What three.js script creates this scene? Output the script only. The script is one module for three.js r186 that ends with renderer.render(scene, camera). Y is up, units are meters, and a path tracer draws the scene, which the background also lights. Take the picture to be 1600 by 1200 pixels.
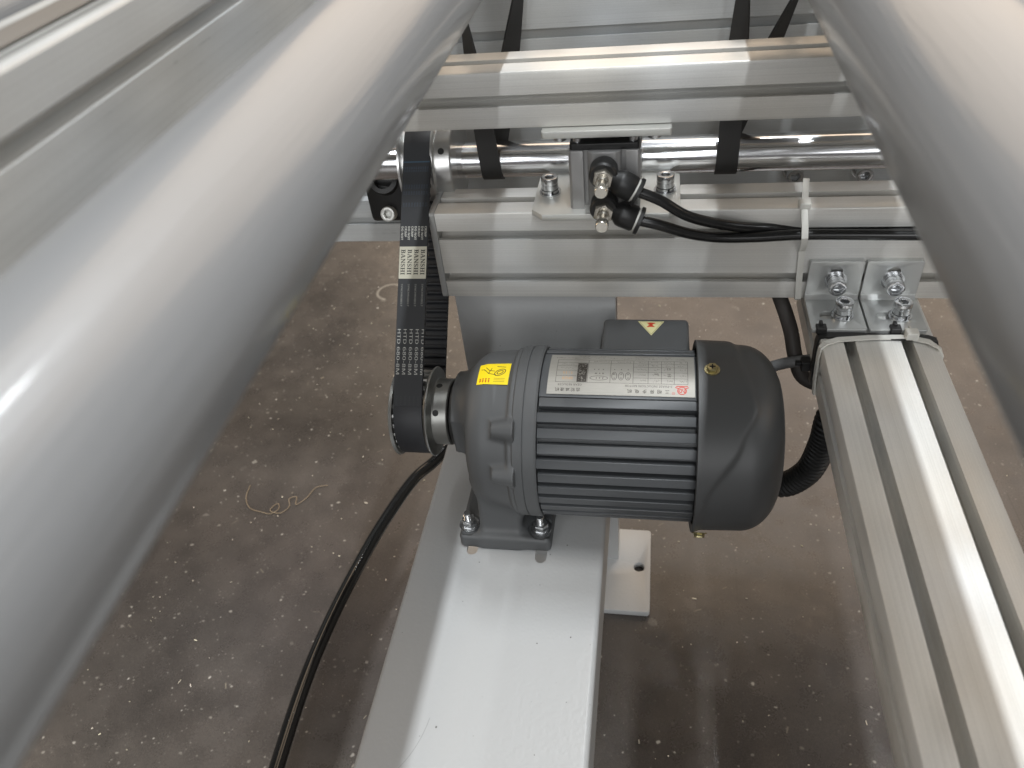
import * as THREE from 'three';
import { mergeGeometries, toCreasedNormals } from 'three/addons/utils/BufferGeometryUtils.js';
import { RoundedBoxGeometry } from 'three/addons/geometries/RoundedBoxGeometry.js';
import { RectAreaLightUniformsLib } from 'three/addons/lights/RectAreaLightUniformsLib.js';

// ------------------------------------------------------------------ camera, light, exposure
// Lengths are worked out from the eye: y = 0 is eye height, H lifts everything so that the floor lies at 0.
const H = 0.76;
const scene = new THREE.Scene();
scene.background = new THREE.Color().setRGB(0.15, 0.146, 0.142);
const camera = new THREE.PerspectiveCamera(53.13, 4 / 3, 0.01, 60);
{
  const yaw = THREE.MathUtils.degToRad(-13.402), pitch = THREE.MathUtils.degToRad(40.753), roll = THREE.MathUtils.degToRad(7.409);
  const fwd = new THREE.Vector3(Math.sin(yaw) * Math.cos(pitch), -Math.sin(pitch), -Math.cos(yaw) * Math.cos(pitch));
  const right = new THREE.Vector3(Math.cos(yaw), 0, Math.sin(yaw)), down = new THREE.Vector3().crossVectors(fwd, right);
  const r2 = right.clone().multiplyScalar(Math.cos(roll)).addScaledVector(down, Math.sin(roll));
  const d2 = right.clone().multiplyScalar(-Math.sin(roll)).addScaledVector(down, Math.cos(roll));
  const m = new THREE.Matrix4().makeBasis(r2, d2.negate(), fwd.clone().negate());
  camera.quaternion.setFromRotationMatrix(m);
  camera.position.set(0, H, 0);
  camera.focus = 0.62;
  camera.userData.fStop = 9;
}
const renderer = new THREE.WebGLRenderer({ antialias: true });
renderer.toneMapping = THREE.LinearToneMapping;
renderer.toneMappingExposure = 0.78;
renderer.shadowMap.enabled = true;
RectAreaLightUniformsLib.init();

const LAMPS = [
  // name, label, centre, aimed at, width, length, colour, radiance
  ['ceiling_lamp', 'cool white lamp batten of the overhead row, directly over the machine', [0.66, 5.0, 0.35], [0, -0.4, -0.4], 0.11, 1.6, [0.93, 0.97, 1.0], 300],
  ['ceiling_lamp', 'cool white lamp batten of the overhead row, behind the viewer', [0.66, 5.0, 4.3], [0, -0.4, -0.4], 0.11, 2.2, [0.93, 0.97, 1.0], 120],
  ['ceiling_lamp', 'cool white lamp batten of the overhead row, second behind the machine', [0.66, 5.0, -2.4], [0, -0.4, -0.4], 0.11, 1.8, [0.93, 0.97, 1.0], 260],
  ['ceiling_lamp', 'cool white lamp batten of the overhead row, third behind the machine', [0.66, 5.0, -5.2], [0, -0.4, -0.4], 0.11, 1.8, [0.93, 0.97, 1.0], 260],
  ['ceiling_lamp', 'cool white lamp batten of the overhead row, fourth behind the machine', [0.66, 5.0, -8.6], [0, -0.4, -0.4], 0.11, 2.2, [0.93, 0.97, 1.0], 300],
  ['ceiling_lamp', 'cool white lamp batten of the overhead row, last and farthest behind the machine', [0.66, 5.0, -12.5], [0, -0.4, -0.4], 0.11, 2.4, [0.93, 0.97, 1.0], 300],
  ['ceiling_lamp', 'cool white lamp batten overhead, one row to the left', [-1.9, 5.0, -0.4], [0, -0.4, -0.4], 0.10, 2.2, [0.95, 0.98, 1.0], 42],
  ['ceiling_lamp', 'warm white lamp batten overhead, far out to the left', [-4.6, 4.4, -0.6], [0, -0.4, -0.4], 0.14, 2.4, [1.0, 0.86, 0.70], 44],
  ['ceiling_lamp', 'cool white lamp batten overhead, one row to the right', [3.2, 4.6, -0.4], [0, -0.4, -0.4], 0.12, 2.2, [0.95, 0.98, 1.0], 44],
  ['ceiling_lamp', 'wide cool white lamp panel hung to the right of the machine', [4.2, 3.0, 0.6], [0, -0.3, -0.4], 0.6, 1.8, [0.95, 0.98, 1.0], 12],
  ['warm_lamp', 'warm tall lamp panel low on the far left', [-5.0, 1.0, -0.8], [0, -0.3, -0.4], 0.3, 1.6, [1.0, 0.76, 0.52], 22],
  ['warm_lamp', 'warm tall lamp panel low on the far right', [5.0, 1.2, -0.8], [0, -0.3, -0.4], 0.25, 1.6, [1.0, 0.78, 0.56], 18],
  ['warm_lamp', 'broad warm lamp screen high behind the machine', [0.8, 3.7, -5.5], [0, -0.3, -0.4], 7.0, 6.4, [1.0, 0.78, 0.57], 2.4],
  ['ceiling_lamp', 'broad soft white lamp screen behind the viewer', [0.3, 1.9, 5.0], [0, -0.35, -0.4], 6.0, 2.6, [0.98, 0.99, 1.0], 5.5],
];

// ------------------------------------------------------------------ helpers
const V = (x, y, z) => new THREE.Vector3(x, y, z);
let seed = 7;
const rnd = () => { seed = (seed + 0x6d2b79f5) | 0; let t = Math.imul(seed ^ (seed >>> 15), 1 | seed); t = (t + Math.imul(t ^ (t >>> 7), 61 | t)) ^ t; return ((t ^ (t >>> 14)) >>> 0) / 4294967296; };
const used = {}, origin = new Map();
function numbered(n) { const k = used[n] ?? 0; used[n] = k + 1; return k ? n + '_' + String(k).padStart(3, '0') : n; }
function thing(name, label, category, [x, y, z], group, kind) {
  const o = new THREE.Group(); o.name = numbered(name); o.position.set(x, y + H, z); scene.add(o);
  o.userData = kind ? { label, kind } : { label, category };
  if (kind && category) o.userData.category = category;
  if (group) o.userData.group = group;
  origin.set(o, [x, y, z]);
  return o;
}
// the crease search rounds positions to a hundredth, so small parts are searched at a thousand times their size
const creased = (g, angle) => toCreasedNormals(g.clone().scale(1000, 1000, 1000), angle).scale(0.001, 0.001, 0.001);
function clean(g) {
  g = g.index ? g.toNonIndexed() : g.clone();
  for (const k of Object.keys(g.attributes)) if (!['position', 'normal', 'uv'].includes(k)) g.deleteAttribute(k);
  if (!g.attributes.normal) g.computeVertexNormals();
  if (!g.attributes.uv) g.setAttribute('uv', new THREE.BufferAttribute(new Float32Array(g.attributes.position.count * 2), 2));
  g.clearGroups();
  return g;
}
const join = (...gs) => mergeGeometries(gs.flat().map(clean));
function part(name, geo, mat, parent, label) {
  const o0 = origin.get(parent), g = Array.isArray(geo) ? join(geo) : clean(geo);
  g.translate(-o0[0], -o0[1], -o0[2]);
  const m = new THREE.Mesh(g, mat); m.name = name; m.castShadow = m.receiveShadow = true;
  if (label) m.userData.label = label;
  parent.add(m); origin.set(m, o0);
  return m;
}
// one-mesh thing
function single(name, label, category, at, geo, mat, group) {
  const g = Array.isArray(geo) ? join(geo) : clean(geo);
  g.translate(-at[0], -at[1], -at[2]);
  const m = new THREE.Mesh(g, mat); m.name = numbered(name); m.position.set(at[0], at[1] + H, at[2]); m.castShadow = m.receiveShadow = true;
  m.userData = { label, category }; if (group) m.userData.group = group;
  scene.add(m); origin.set(m, at);
  return m;
}
const poly = (pts) => { const s = new THREE.Shape(); pts.forEach(([x, y], i) => (i ? s.lineTo(x, y) : s.moveTo(x, y))); s.closePath(); return s; };
function roundRect(x0, y0, x1, y1, r) {
  const s = new THREE.Shape();
  s.moveTo(x0 + r, y0); s.lineTo(x1 - r, y0); s.absarc(x1 - r, y0 + r, r, -Math.PI / 2, 0, false);
  s.lineTo(x1, y1 - r); s.absarc(x1 - r, y1 - r, r, 0, Math.PI / 2, false);
  s.lineTo(x0 + r, y1); s.absarc(x0 + r, y1 - r, r, Math.PI / 2, Math.PI, false);
  s.lineTo(x0, y0 + r); s.absarc(x0 + r, y0 + r, r, Math.PI, Math.PI * 1.5, false);
  return s;
}
function extrude(shape, depth, bevel = 0, seg = 8) {
  const g = new THREE.ExtrudeGeometry(shape, { depth: depth - 2 * bevel, bevelEnabled: bevel > 0, bevelThickness: bevel, bevelSize: bevel, bevelOffset: -bevel, bevelSegments: 2, curveSegments: seg });
  if (bevel) g.translate(0, 0, bevel);
  return creased(g, 0.55);
}
const extZ = (shape, z0, z1, bevel, seg) => extrude(shape, z1 - z0, bevel, seg).translate(0, 0, z0);                       // shape in (x, y)
const extX = (shape, x0, x1, bevel, seg) => extrude(shape, x1 - x0, bevel, seg).rotateY(Math.PI / 2).translate(x0, 0, 0);   // shape in (-z, y)
const extY = (shape, y0, y1, bevel, seg) => extrude(shape, y1 - y0, bevel, seg).rotateX(-Math.PI / 2).translate(0, y0, 0);  // shape in (x, -z)
const rbox = (x0, x1, y0, y1, z0, z1, r = 0.001) => new RoundedBoxGeometry(x1 - x0, y1 - y0, z1 - z0, 2, Math.min(r, (x1 - x0) / 2.01, (y1 - y0) / 2.01, (z1 - z0) / 2.01)).translate((x0 + x1) / 2, (y0 + y1) / 2, (z0 + z1) / 2);
function aim(g, at, dir) { // turns +y to dir
  g.applyQuaternion(new THREE.Quaternion().setFromUnitVectors(V(0, 1, 0), V(...dir).normalize()));
  return g.translate(...at);
}
const lathe = (profile, at, dir, seg = 32, crease = 0.6) => aim(creased(new THREE.LatheGeometry(profile.map(([r, t]) => new THREE.Vector2(Math.max(r, 1e-5), t)), seg), crease), at, dir);
const tube = (pts, r, n = 80, seg = 14) => new THREE.TubeGeometry(new THREE.CatmullRomCurve3(pts.map((p) => V(...p)), false, 'centripetal'), n, r, seg, false);
// a flat strap of given width along a path: each point carries its position and the direction of its width
function strap(pts, width, thick, closed = false) {
  const pos = [], idx = [], n = pts.length;
  pts.forEach(({ p, w }, i) => {
    const a = pts[closed ? (i + n - 1) % n : Math.max(0, i - 1)].p, b = pts[closed ? (i + 1) % n : Math.min(n - 1, i + 1)].p;
    const t = b.clone().sub(a).normalize(), ww = w.clone().addScaledVector(t, -w.dot(t)).normalize(), nn = V(0, 0, 0).crossVectors(ww, t).normalize();
    for (const [s, q] of [[-1, -1], [1, -1], [1, 1], [-1, 1]]) { const v = p.clone().addScaledVector(ww, s * width / 2).addScaledVector(nn, q * thick / 2); pos.push(v.x, v.y, v.z); }
  });
  for (let i = 0; i < (closed ? n : n - 1); i++) for (let k = 0; k < 4; k++) { const a = i * 4 + k, b = i * 4 + (k + 1) % 4, j = ((i + 1) % n) * 4, c = j + k, d = j + (k + 1) % 4; idx.push(a, c, b, b, c, d); }
  const g = new THREE.BufferGeometry(); g.setAttribute('position', new THREE.Float32BufferAttribute(pos, 3)); g.setIndex(idx);
  return creased(g, 0.5);
}
// surface nets over a signed distance
function nets(sdf, lo, hi, cell) {
  const n = [0, 1, 2].map((k) => Math.ceil((hi[k] - lo[k]) / cell) + 1), [nx, ny, nz] = n, f = new Float32Array(nx * ny * nz);
  const P = (i, k) => lo[k] + i * cell;
  for (let z = 0, q = 0; z < nz; z++) for (let y = 0; y < ny; y++) for (let x = 0; x < nx; x++, q++) f[q] = sdf(P(x, 0), P(y, 1), P(z, 2));
  const id = new Int32Array(nx * ny * nz).fill(-1), pos = [], idx = [], at = (x, y, z) => x + nx * (y + ny * z);
  for (let z = 0; z < nz - 1; z++) for (let y = 0; y < ny - 1; y++) for (let x = 0; x < nx - 1; x++) {
    let c = 0, sx = 0, sy = 0, sz = 0;
    for (let e = 0; e < 12; e++) {
      const ax = e >> 2, u = e & 1, v = (e >> 1) & 1, a = [0, 0, 0]; a[(ax + 1) % 3] = u; a[(ax + 2) % 3] = v; const b = a.slice(); b[ax] = 1;
      const fa = f[at(x + a[0], y + a[1], z + a[2])], fb = f[at(x + b[0], y + b[1], z + b[2])];
      if ((fa < 0) === (fb < 0)) continue;
      const t = fa / (fa - fb); c++; sx += a[0] + (b[0] - a[0]) * t; sy += a[1] + (b[1] - a[1]) * t; sz += a[2] + (b[2] - a[2]) * t;
    }
    if (c) { id[at(x, y, z)] = pos.length / 3; pos.push(P(x + sx / c, 0), P(y + sy / c, 1), P(z + sz / c, 2)); }
  }
  for (let z = 1; z < nz - 1; z++) for (let y = 1; y < ny - 1; y++) for (let x = 1; x < nx - 1; x++) {
    const a = f[at(x, y, z)] < 0;
    const quad = (p, q, r, s, flip) => { if (flip) idx.push(p, r, q, p, s, r); else idx.push(p, q, r, p, r, s); };
    if (a !== f[at(x + 1, y, z)] < 0) quad(id[at(x, y - 1, z - 1)], id[at(x, y, z - 1)], id[at(x, y, z)], id[at(x, y - 1, z)], !a);
    if (a !== f[at(x, y + 1, z)] < 0) quad(id[at(x - 1, y, z - 1)], id[at(x - 1, y, z)], id[at(x, y, z)], id[at(x, y, z - 1)], !a);
    if (a !== f[at(x, y, z + 1)] < 0) quad(id[at(x - 1, y - 1, z)], id[at(x, y - 1, z)], id[at(x, y, z)], id[at(x - 1, y, z)], !a);
  }
  const g = new THREE.BufferGeometry(); g.setAttribute('position', new THREE.Float32BufferAttribute(pos, 3)); g.setIndex(idx);
  const nor = new Float32Array(pos.length), e = cell * 0.5;
  for (let i = 0; i < pos.length; i += 3) {
    const [x, y, z] = [pos[i], pos[i + 1], pos[i + 2]], v = V(sdf(x + e, y, z) - sdf(x - e, y, z), sdf(x, y + e, z) - sdf(x, y - e, z), sdf(x, y, z + e) - sdf(x, y, z - e)).normalize();
    nor[i] = v.x; nor[i + 1] = v.y; nor[i + 2] = v.z;
  }
  g.setAttribute('normal', new THREE.BufferAttribute(nor, 3));
  return g;
}
const smin = (a, b, k) => { const h = Math.max(k - Math.abs(a - b), 0) / k; return Math.min(a, b) - h * h * k * 0.25; };
const len = Math.hypot;

// ------------------------------------------------------------------ textures
function canvas(w, h, draw, srgb = true) {
  const c = document.createElement('canvas'); c.width = w; c.height = h; draw(c.getContext('2d'), w, h);
  const t = new THREE.CanvasTexture(c); if (srgb) t.colorSpace = THREE.SRGBColorSpace; t.magFilter = THREE.LinearFilter; t.wrapS = t.wrapT = THREE.RepeatWrapping;
  return t;
}
function noiseGrid(n, cells) { // periodic value noise
  const g = []; for (let i = 0; i < cells * cells; i++) g.push(rnd());
  const out = new Float32Array(n * n), s = (t) => t * t * (3 - 2 * t);
  for (let y = 0; y < n; y++) for (let x = 0; x < n; x++) {
    const u = x / n * cells, v = y / n * cells, i = Math.floor(u), j = Math.floor(v), a = s(u - i), b = s(v - j), G = (p, q) => g[(p % cells) + cells * (q % cells)];
    out[y * n + x] = (G(i, j) * (1 - a) + G(i + 1, j) * a) * (1 - b) + (G(i, j + 1) * (1 - a) + G(i + 1, j + 1) * a) * b;
  }
  return out;
}
function dataTex(n, m, fn, srgb) {
  const d = new Uint8Array(n * m * 4);
  for (let y = 0; y < m; y++) for (let x = 0; x < n; x++) { const c = fn(x, y), o = (y * n + x) * 4; if (typeof c === 'number') d[o] = d[o + 1] = d[o + 2] = c; else { d[o] = c[0]; d[o + 1] = c[1]; d[o + 2] = c[2]; } d[o + 3] = 255; }
  const t = new THREE.DataTexture(d, n, m); t.wrapS = t.wrapT = THREE.RepeatWrapping; t.magFilter = THREE.LinearFilter; if (srgb) t.colorSpace = THREE.SRGBColorSpace; t.needsUpdate = true;
  return t;
}
const rep = (t, u, v) => { const c = t.clone(); c.repeat.set(u, v); c.needsUpdate = true; return c; };
// extruded aluminium: fine lines along the bar (v), blotches; u and v in metres
const streakRow = Array.from({ length: 512 }, () => rnd());
const blotch = noiseGrid(512, 9), blotchF = noiseGrid(512, 40), blotchC = noiseGrid(512, 4);
const aluRough = rep(dataTex(512, 512, (x, y) => 105 + 40 * streakRow[x] + 55 * (blotch[y * 512 + x] - 0.5) + 25 * (blotchF[y * 512 + x] - 0.5)), 8, 4);
const aluColor = rep(dataTex(512, 512, (x, y) => { const s = 226 + 12 * (streakRow[x] - 0.5) + 18 * (blotch[y * 512 + x] - 0.5) + 8 * (rnd() - 0.5), w = 10 * (blotchC[y * 512 + x] - 0.4); return [s, s - 1 - w * 0.4, s - 4 - w]; }, true), 8, 4);
const castBump = rep(dataTex(256, 256, (x, y) => 90 + 165 * rnd() * 0.6 + 50 * blotchF[(y * 2) * 512 + x * 2]), 14, 14);
const paintBump = rep(dataTex(512, 512, (x, y) => 255 * (0.6 * blotchF[y * 512 + x] + 0.25 * blotch[y * 512 + x] + 0.15 * rnd())), 12, 12);
const paintColor = rep(canvas(1024, 1024, (c, w, h) => {
  c.fillStyle = '#fdfdfc'; c.fillRect(0, 0, w, h);
  for (let i = 0; i < 80; i++) { const x = rnd() * w, y = rnd() * h, r = 0.4 + rnd() * rnd() * 1.8; c.fillStyle = `rgba(40,36,30,${0.25 + rnd() * 0.5})`; c.beginPath(); c.ellipse(x, y, r, r * (0.6 + rnd()), rnd() * 3, 0, 7); c.fill(); }
  for (let k = 0; k < 3; k++) { const x = rnd() * w, y = rnd() * h; for (let i = 0; i < 30; i++) { c.fillStyle = 'rgba(30,26,22,.55)'; c.beginPath(); c.arc(x + (rnd() - 0.5) * 18, y + (rnd() - 0.5) * 90, 0.5 + rnd() * 1.3, 0, 7); c.fill(); } }
  c.lineWidth = 1.1;
  for (let i = 0; i < 4; i++) { c.strokeStyle = `rgba(60,56,50,${0.25 + rnd() * 0.35})`; const x = rnd() * w, y = rnd() * h; c.beginPath(); c.moveTo(x, y); c.quadraticCurveTo(x + (rnd() - 0.5) * 60, y + 40 + rnd() * 60, x - 20 + (rnd() - 0.5) * 130, y + 60 + rnd() * 90); c.stroke(); }
}), 3.2, 3.2);
const floorTex = canvas(2048, 2048, (c, w, h) => {
  const im = c.createImageData(w, h), B = noiseGrid(512, 14), C = noiseGrid(512, 5), D = noiseGrid(512, 60);
  for (let y = 0; y < h; y++) for (let x = 0; x < w; x++) {
    const k = (y >> 2) * 512 + (x >> 2), o = (y * w + x) * 4, s = 1 + 0.16 * (C[k] - 0.5) + 0.14 * (B[k] - 0.5) + 0.16 * (D[k] - 0.5) + 0.2 * (rnd() - 0.5);
    im.data[o] = 78 * s; im.data[o + 1] = 71 * s + C[k]; im.data[o + 2] = 64 * s + 5 * C[k]; im.data[o + 3] = 255;
  }
  c.putImageData(im, 0, 0);
  for (let i = 0; i < 22; i++) { const x = rnd() * w, y = rnd() * h, r = 40 + rnd() * 150, g = c.createRadialGradient(x, y, 0, x, y, r), lite = rnd() < 0.45; g.addColorStop(0, lite ? 'rgba(140,130,118,.12)' : 'rgba(52,44,38,.14)'); g.addColorStop(1, 'rgba(90,80,70,0)'); c.fillStyle = g; c.fillRect(x - r, y - r, 2 * r, 2 * r); }
  const fleck = (n, r0, r1, a0, a1) => { for (let i = 0; i < n; i++) { const x = rnd() * w, y = rnd() * h, r = r0 + rnd() * rnd() * (r1 - r0), t = 150 + rnd() * 80; c.fillStyle = `rgba(${t},${t - 8},${t - 22},${a0 + rnd() * (a1 - a0)})`; c.beginPath(); for (let k = 0; k < 7; k++) { const a = k / 7 * 6.28, q = r * (0.5 + rnd() * 0.8); c.lineTo(x + Math.cos(a) * q, y + Math.sin(a) * q * (0.6 + rnd() * 0.5)); } c.fill(); } };
  fleck(16000, 0.4, 1.7, 0.2, 0.65); fleck(5200, 0.9, 3.2, 0.25, 0.8); fleck(300, 2, 6, 0.2, 0.55); fleck(30, 6, 16, 0.08, 0.2);
  for (let i = 0; i < 220; i++) { c.strokeStyle = `rgba(205,190,160,${0.15 + rnd() * 0.45})`; c.lineWidth = 0.8 + rnd() * 1.4; const x = rnd() * w, y = rnd() * h; c.beginPath(); c.moveTo(x, y); c.lineTo(x + (rnd() - 0.5) * 22, y + (rnd() - 0.5) * 22); c.stroke(); }
  c.strokeStyle = 'rgba(190,180,165,.5)'; c.lineWidth = 6; c.beginPath(); c.arc(1852, 1182, 30, 0.6, 4.6); c.stroke();
  c.strokeStyle = 'rgba(50,42,36,.35)'; c.lineWidth = 1.5;
  for (let i = 0; i < 8; i++) { const x = rnd() * w, y = rnd() * h; c.beginPath(); c.moveTo(x, y); c.lineTo(x + (rnd() - 0.5) * 60, y + 500 * (rnd() - 0.2)); c.stroke(); }
});
const floorRough = dataTex(512, 512, (x, y) => 92 + 70 * (blotch[y * 512 + x] - 0.3) + 60 * (blotchF[y * 512 + x] - 0.5) + 30 * rnd());
const anyBump = dataTex(512, 512, (x, y) => 255 * (0.5 * blotchF[y * 512 + x] + 0.3 * blotch[y * 512 + x] + 0.2 * rnd()));

// ------------------------------------------------------------------ materials
const rgb = (r, g, b) => new THREE.Color().setRGB(r, g ?? r, b ?? r);
const std = (o) => new THREE.MeshPhysicalMaterial(o);
const M = {
  alu: std({ color: rgb(0.86, 0.86, 0.85), metalness: 0.25, roughness: 0.85, roughnessMap: aluRough, map: aluColor }),
  aluCap: std({ color: rgb(0.42, 0.42, 0.41), metalness: 0.2, roughness: 0.5, bumpMap: castBump, bumpScale: 0.0001 }),
  frame: std({ color: rgb(0.69, 0.715, 0.735), metalness: 0.15, roughness: 0.8, roughnessMap: aluRough, map: aluColor }),
  roller: std({ color: rgb(0.27, 0.282, 0.296), metalness: 0.15, roughness: 0.38, specularIntensity: 0.8, clearcoat: 0.36, clearcoatRoughness: 0.11, bumpMap: rep(anyBump, 6, 3), bumpScale: 0.00012 }),
  zinc: std({ color: rgb(0.68, 0.68, 0.645), metalness: 0.5, roughness: 0.38, bumpMap: rep(anyBump, 30, 30), bumpScale: 0.00008 }),
  bracket: std({ color: rgb(0.56, 0.57, 0.56), metalness: 0.7, roughness: 0.36, bumpMap: rep(anyBump, 20, 20), bumpScale: 0.00005 }),
  bolt: std({ color: rgb(0.62, 0.63, 0.64), metalness: 0.95, roughness: 0.22 }),
  dark: std({ color: rgb(0.012), roughness: 0.6 }),
  chrome: std({ color: rgb(0.80, 0.81, 0.83), metalness: 1, roughness: 0.16 }),
  machined: std({ color: rgb(0.66, 0.66, 0.65), metalness: 0.9, roughness: 0.28 }),
  steel: std({ color: rgb(0.31, 0.31, 0.295), metalness: 0.95, roughness: 0.40 }),
  rubber: std({ color: rgb(0.018, 0.019, 0.022), roughness: 0.55 }),
  flatBelt: std({ color: rgb(0.028, 0.027, 0.026), roughness: 0.62 }),
  conduit: std({ color: rgb(0.007), roughness: 0.5 }),
  plastic: std({ color: rgb(0.014), roughness: 0.42 }),
  hose: std({ color: rgb(0.010), roughness: 0.26 }),
  gloss: std({ color: rgb(0.008), roughness: 0.14, clearcoat: 0.6, clearcoatRoughness: 0.08 }),
  nylon: std({ color: rgb(0.72, 0.71, 0.66), roughness: 0.4, transmission: 0.15, thickness: 0 }),
  nickel: std({ color: rgb(0.60, 0.57, 0.51), metalness: 0.95, roughness: 0.27 }),
  cylinder: std({ color: rgb(0.36, 0.355, 0.35), metalness: 0.55, roughness: 0.75, roughnessMap: aluRough }),
  motor: std({ color: rgb(0.078, 0.081, 0.083), metalness: 0.0, roughness: 0.5, bumpMap: castBump, bumpScale: 0.00016 }),
  motorFin: std({ color: rgb(0.074, 0.078, 0.082), metalness: 0.1, roughness: 0.42, bumpMap: castBump, bumpScale: 0.00008 }),
  cover: std({ color: rgb(0.058, 0.060, 0.061), roughness: 0.46, bumpMap: castBump, bumpScale: 0.00014 }),
  white: std({ color: rgb(0.44, 0.445, 0.447), roughness: 0.36, map: paintColor, bumpMap: paintBump, bumpScale: 0.00012 }),
  floor: std({ color: rgb(0.93, 0.96, 0.99), map: rep(floorTex, 0.62, 0.62), roughness: 0.62, roughnessMap: rep(floorRough, 1.6, 1.6), bumpMap: rep(anyBump, 3, 3), bumpScale: 0.00022 }),
  strip: std({ color: rgb(0.24, 0.225, 0.21), roughness: 0.6, map: aluColor }),
  grayCable: std({ color: rgb(0.13), roughness: 0.5 }),
  brownCable: std({ color: rgb(0.050, 0.044, 0.040), roughness: 0.6 }),
  brass: std({ color: rgb(0.45, 0.40, 0.22), metalness: 0.9, roughness: 0.3 }),
  straw: std({ color: rgb(0.30, 0.23, 0.15), roughness: 0.7 }),
};

// lamps (out of the picture, above and beside the machine)
for (const [name, label, at, to, w, l, col, power] of LAMPS) {
  const o = thing(name, label, 'lamp', at);
  const g = new THREE.Group(); g.name = 'fitting';
  const fwd = V(...to).sub(V(...at)).normalize();
  const q = new THREE.Quaternion().setFromRotationMatrix(new THREE.Matrix4().lookAt(V(...at), V(...to), Math.abs(fwd.y) > 0.6 ? V(0, 0, -1) : V(0, 1, 0)));
  o.quaternion.copy(q);
  const body = new THREE.Mesh(new THREE.BoxGeometry(w + 0.04, l + 0.04, 0.08).translate(0, 0, 0.05), M.white); body.name = 'housing'; o.add(body);
  const face = new THREE.Mesh(new THREE.PlaneGeometry(w, l).rotateX(Math.PI).rotateZ(0).translate(0, 0, 0.004), new THREE.MeshStandardMaterial({ color: 0x111111, emissive: rgb(...col), emissiveIntensity: 0.03, side: THREE.DoubleSide })); face.name = 'lamp_screen'; o.add(face);
  const L = new THREE.RectAreaLight(rgb(...col), power, w, l); L.name = name; o.add(L);
}

// ------------------------------------------------------------------ floor
{
  const g = new THREE.PlaneGeometry(14, 14, 1, 1).rotateX(-Math.PI / 2), uv = g.attributes.uv, p = g.attributes.position;
  for (let i = 0; i < uv.count; i++) uv.setXY(i, p.getX(i) + 0.31, p.getZ(i) + 0.17);
  const m = new THREE.Mesh(g, M.floor); m.name = 'floor'; m.receiveShadow = true;
  m.userData = { kind: 'structure', label: 'dark brown speckled concrete workshop floor under the machine' };
  scene.add(m);
}

// ------------------------------------------------------------------ aluminium profiles
// outline of a slotted profile, w x h, slots 8.2 mm wide centred every 40 mm, from (0,0)
function slotted(w, h, sides = 'tblr') {
  const pts = [], o = 0.0041, lip = 0.0040, cav = 0.0082, dep = 0.0146, r = 0.0015;
  const edge = (ax, ay, bx, by, on) => {
    const L = len(bx - ax, by - ay), ux = (bx - ax) / L, uy = (by - ay) / L, nx = -uy, ny = ux, put = (s, d) => pts.push([ax + ux * s + nx * d, ay + uy * s + ny * d]);
    put(r, 0);
    if (on) for (let c = 0.02; c < L - 0.012; c += 0.04) { const k = L < 0.046 ? L / 2 : c; put(k - o, 0); put(k - o, lip); put(k - cav, lip); put(k - cav, lip + 0.0025); put(k - 0.0045, dep); put(k + 0.0045, dep); put(k + cav, lip + 0.0025); put(k + cav, lip); put(k + o, lip); put(k + o, 0); }
    put(L - r, 0); put(L - r * 0.3, r * 0.3);
  };
  edge(0, 0, w, 0, sides.includes('b')); edge(w, 0, w, h, sides.includes('r')); edge(w, h, 0, h, sides.includes('t')); edge(0, h, 0, 0, sides.includes('l'));
  return poly(pts);
}
const shift = (shape, dx, dy) => poly(shape.getPoints(1).map((p) => [p.x + dx, p.y + dy]));

const ZF = 0.531;                       // front of the cross beams, metres behind the eye
{
  const t = thing('cross_beam', 'lower aluminium cross beam with two grooved front faces, carrying the pneumatic cylinder', 'aluminium beam', [0.1, -0.3715, -0.552]);
  part('profile', extX(shift(slotted(0.0425, 0.08), ZF, -0.3715), -0.172, 0.46), M.alu, t);
  part('end_cap', extX(roundRect(ZF - 0.0005, -0.372, ZF + 0.043, -0.291, 0.003), -0.1775, -0.1722, 0.001), M.aluCap, t);
}
{
  const t = thing('cross_beam', 'upper slim aluminium cross beam resting on the cylinder top plate', 'aluminium beam', [0.1, -0.224, -0.552]);
  part('profile', extX(shift(slotted(0.043, 0.0405), ZF, -0.224), -0.30, 0.46), M.alu, t);
}
{
  const t = thing('support_beam', 'wide twin grooved aluminium beam running towards the camera from the lower cross beam', 'aluminium beam', [0.165, -0.4115, -0.3]);
  part('profile', extZ(shift(slotted(0.08, 0.0398), 0.125, -0.4115), -0.578, 0.12), M.alu, t);
}
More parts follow.
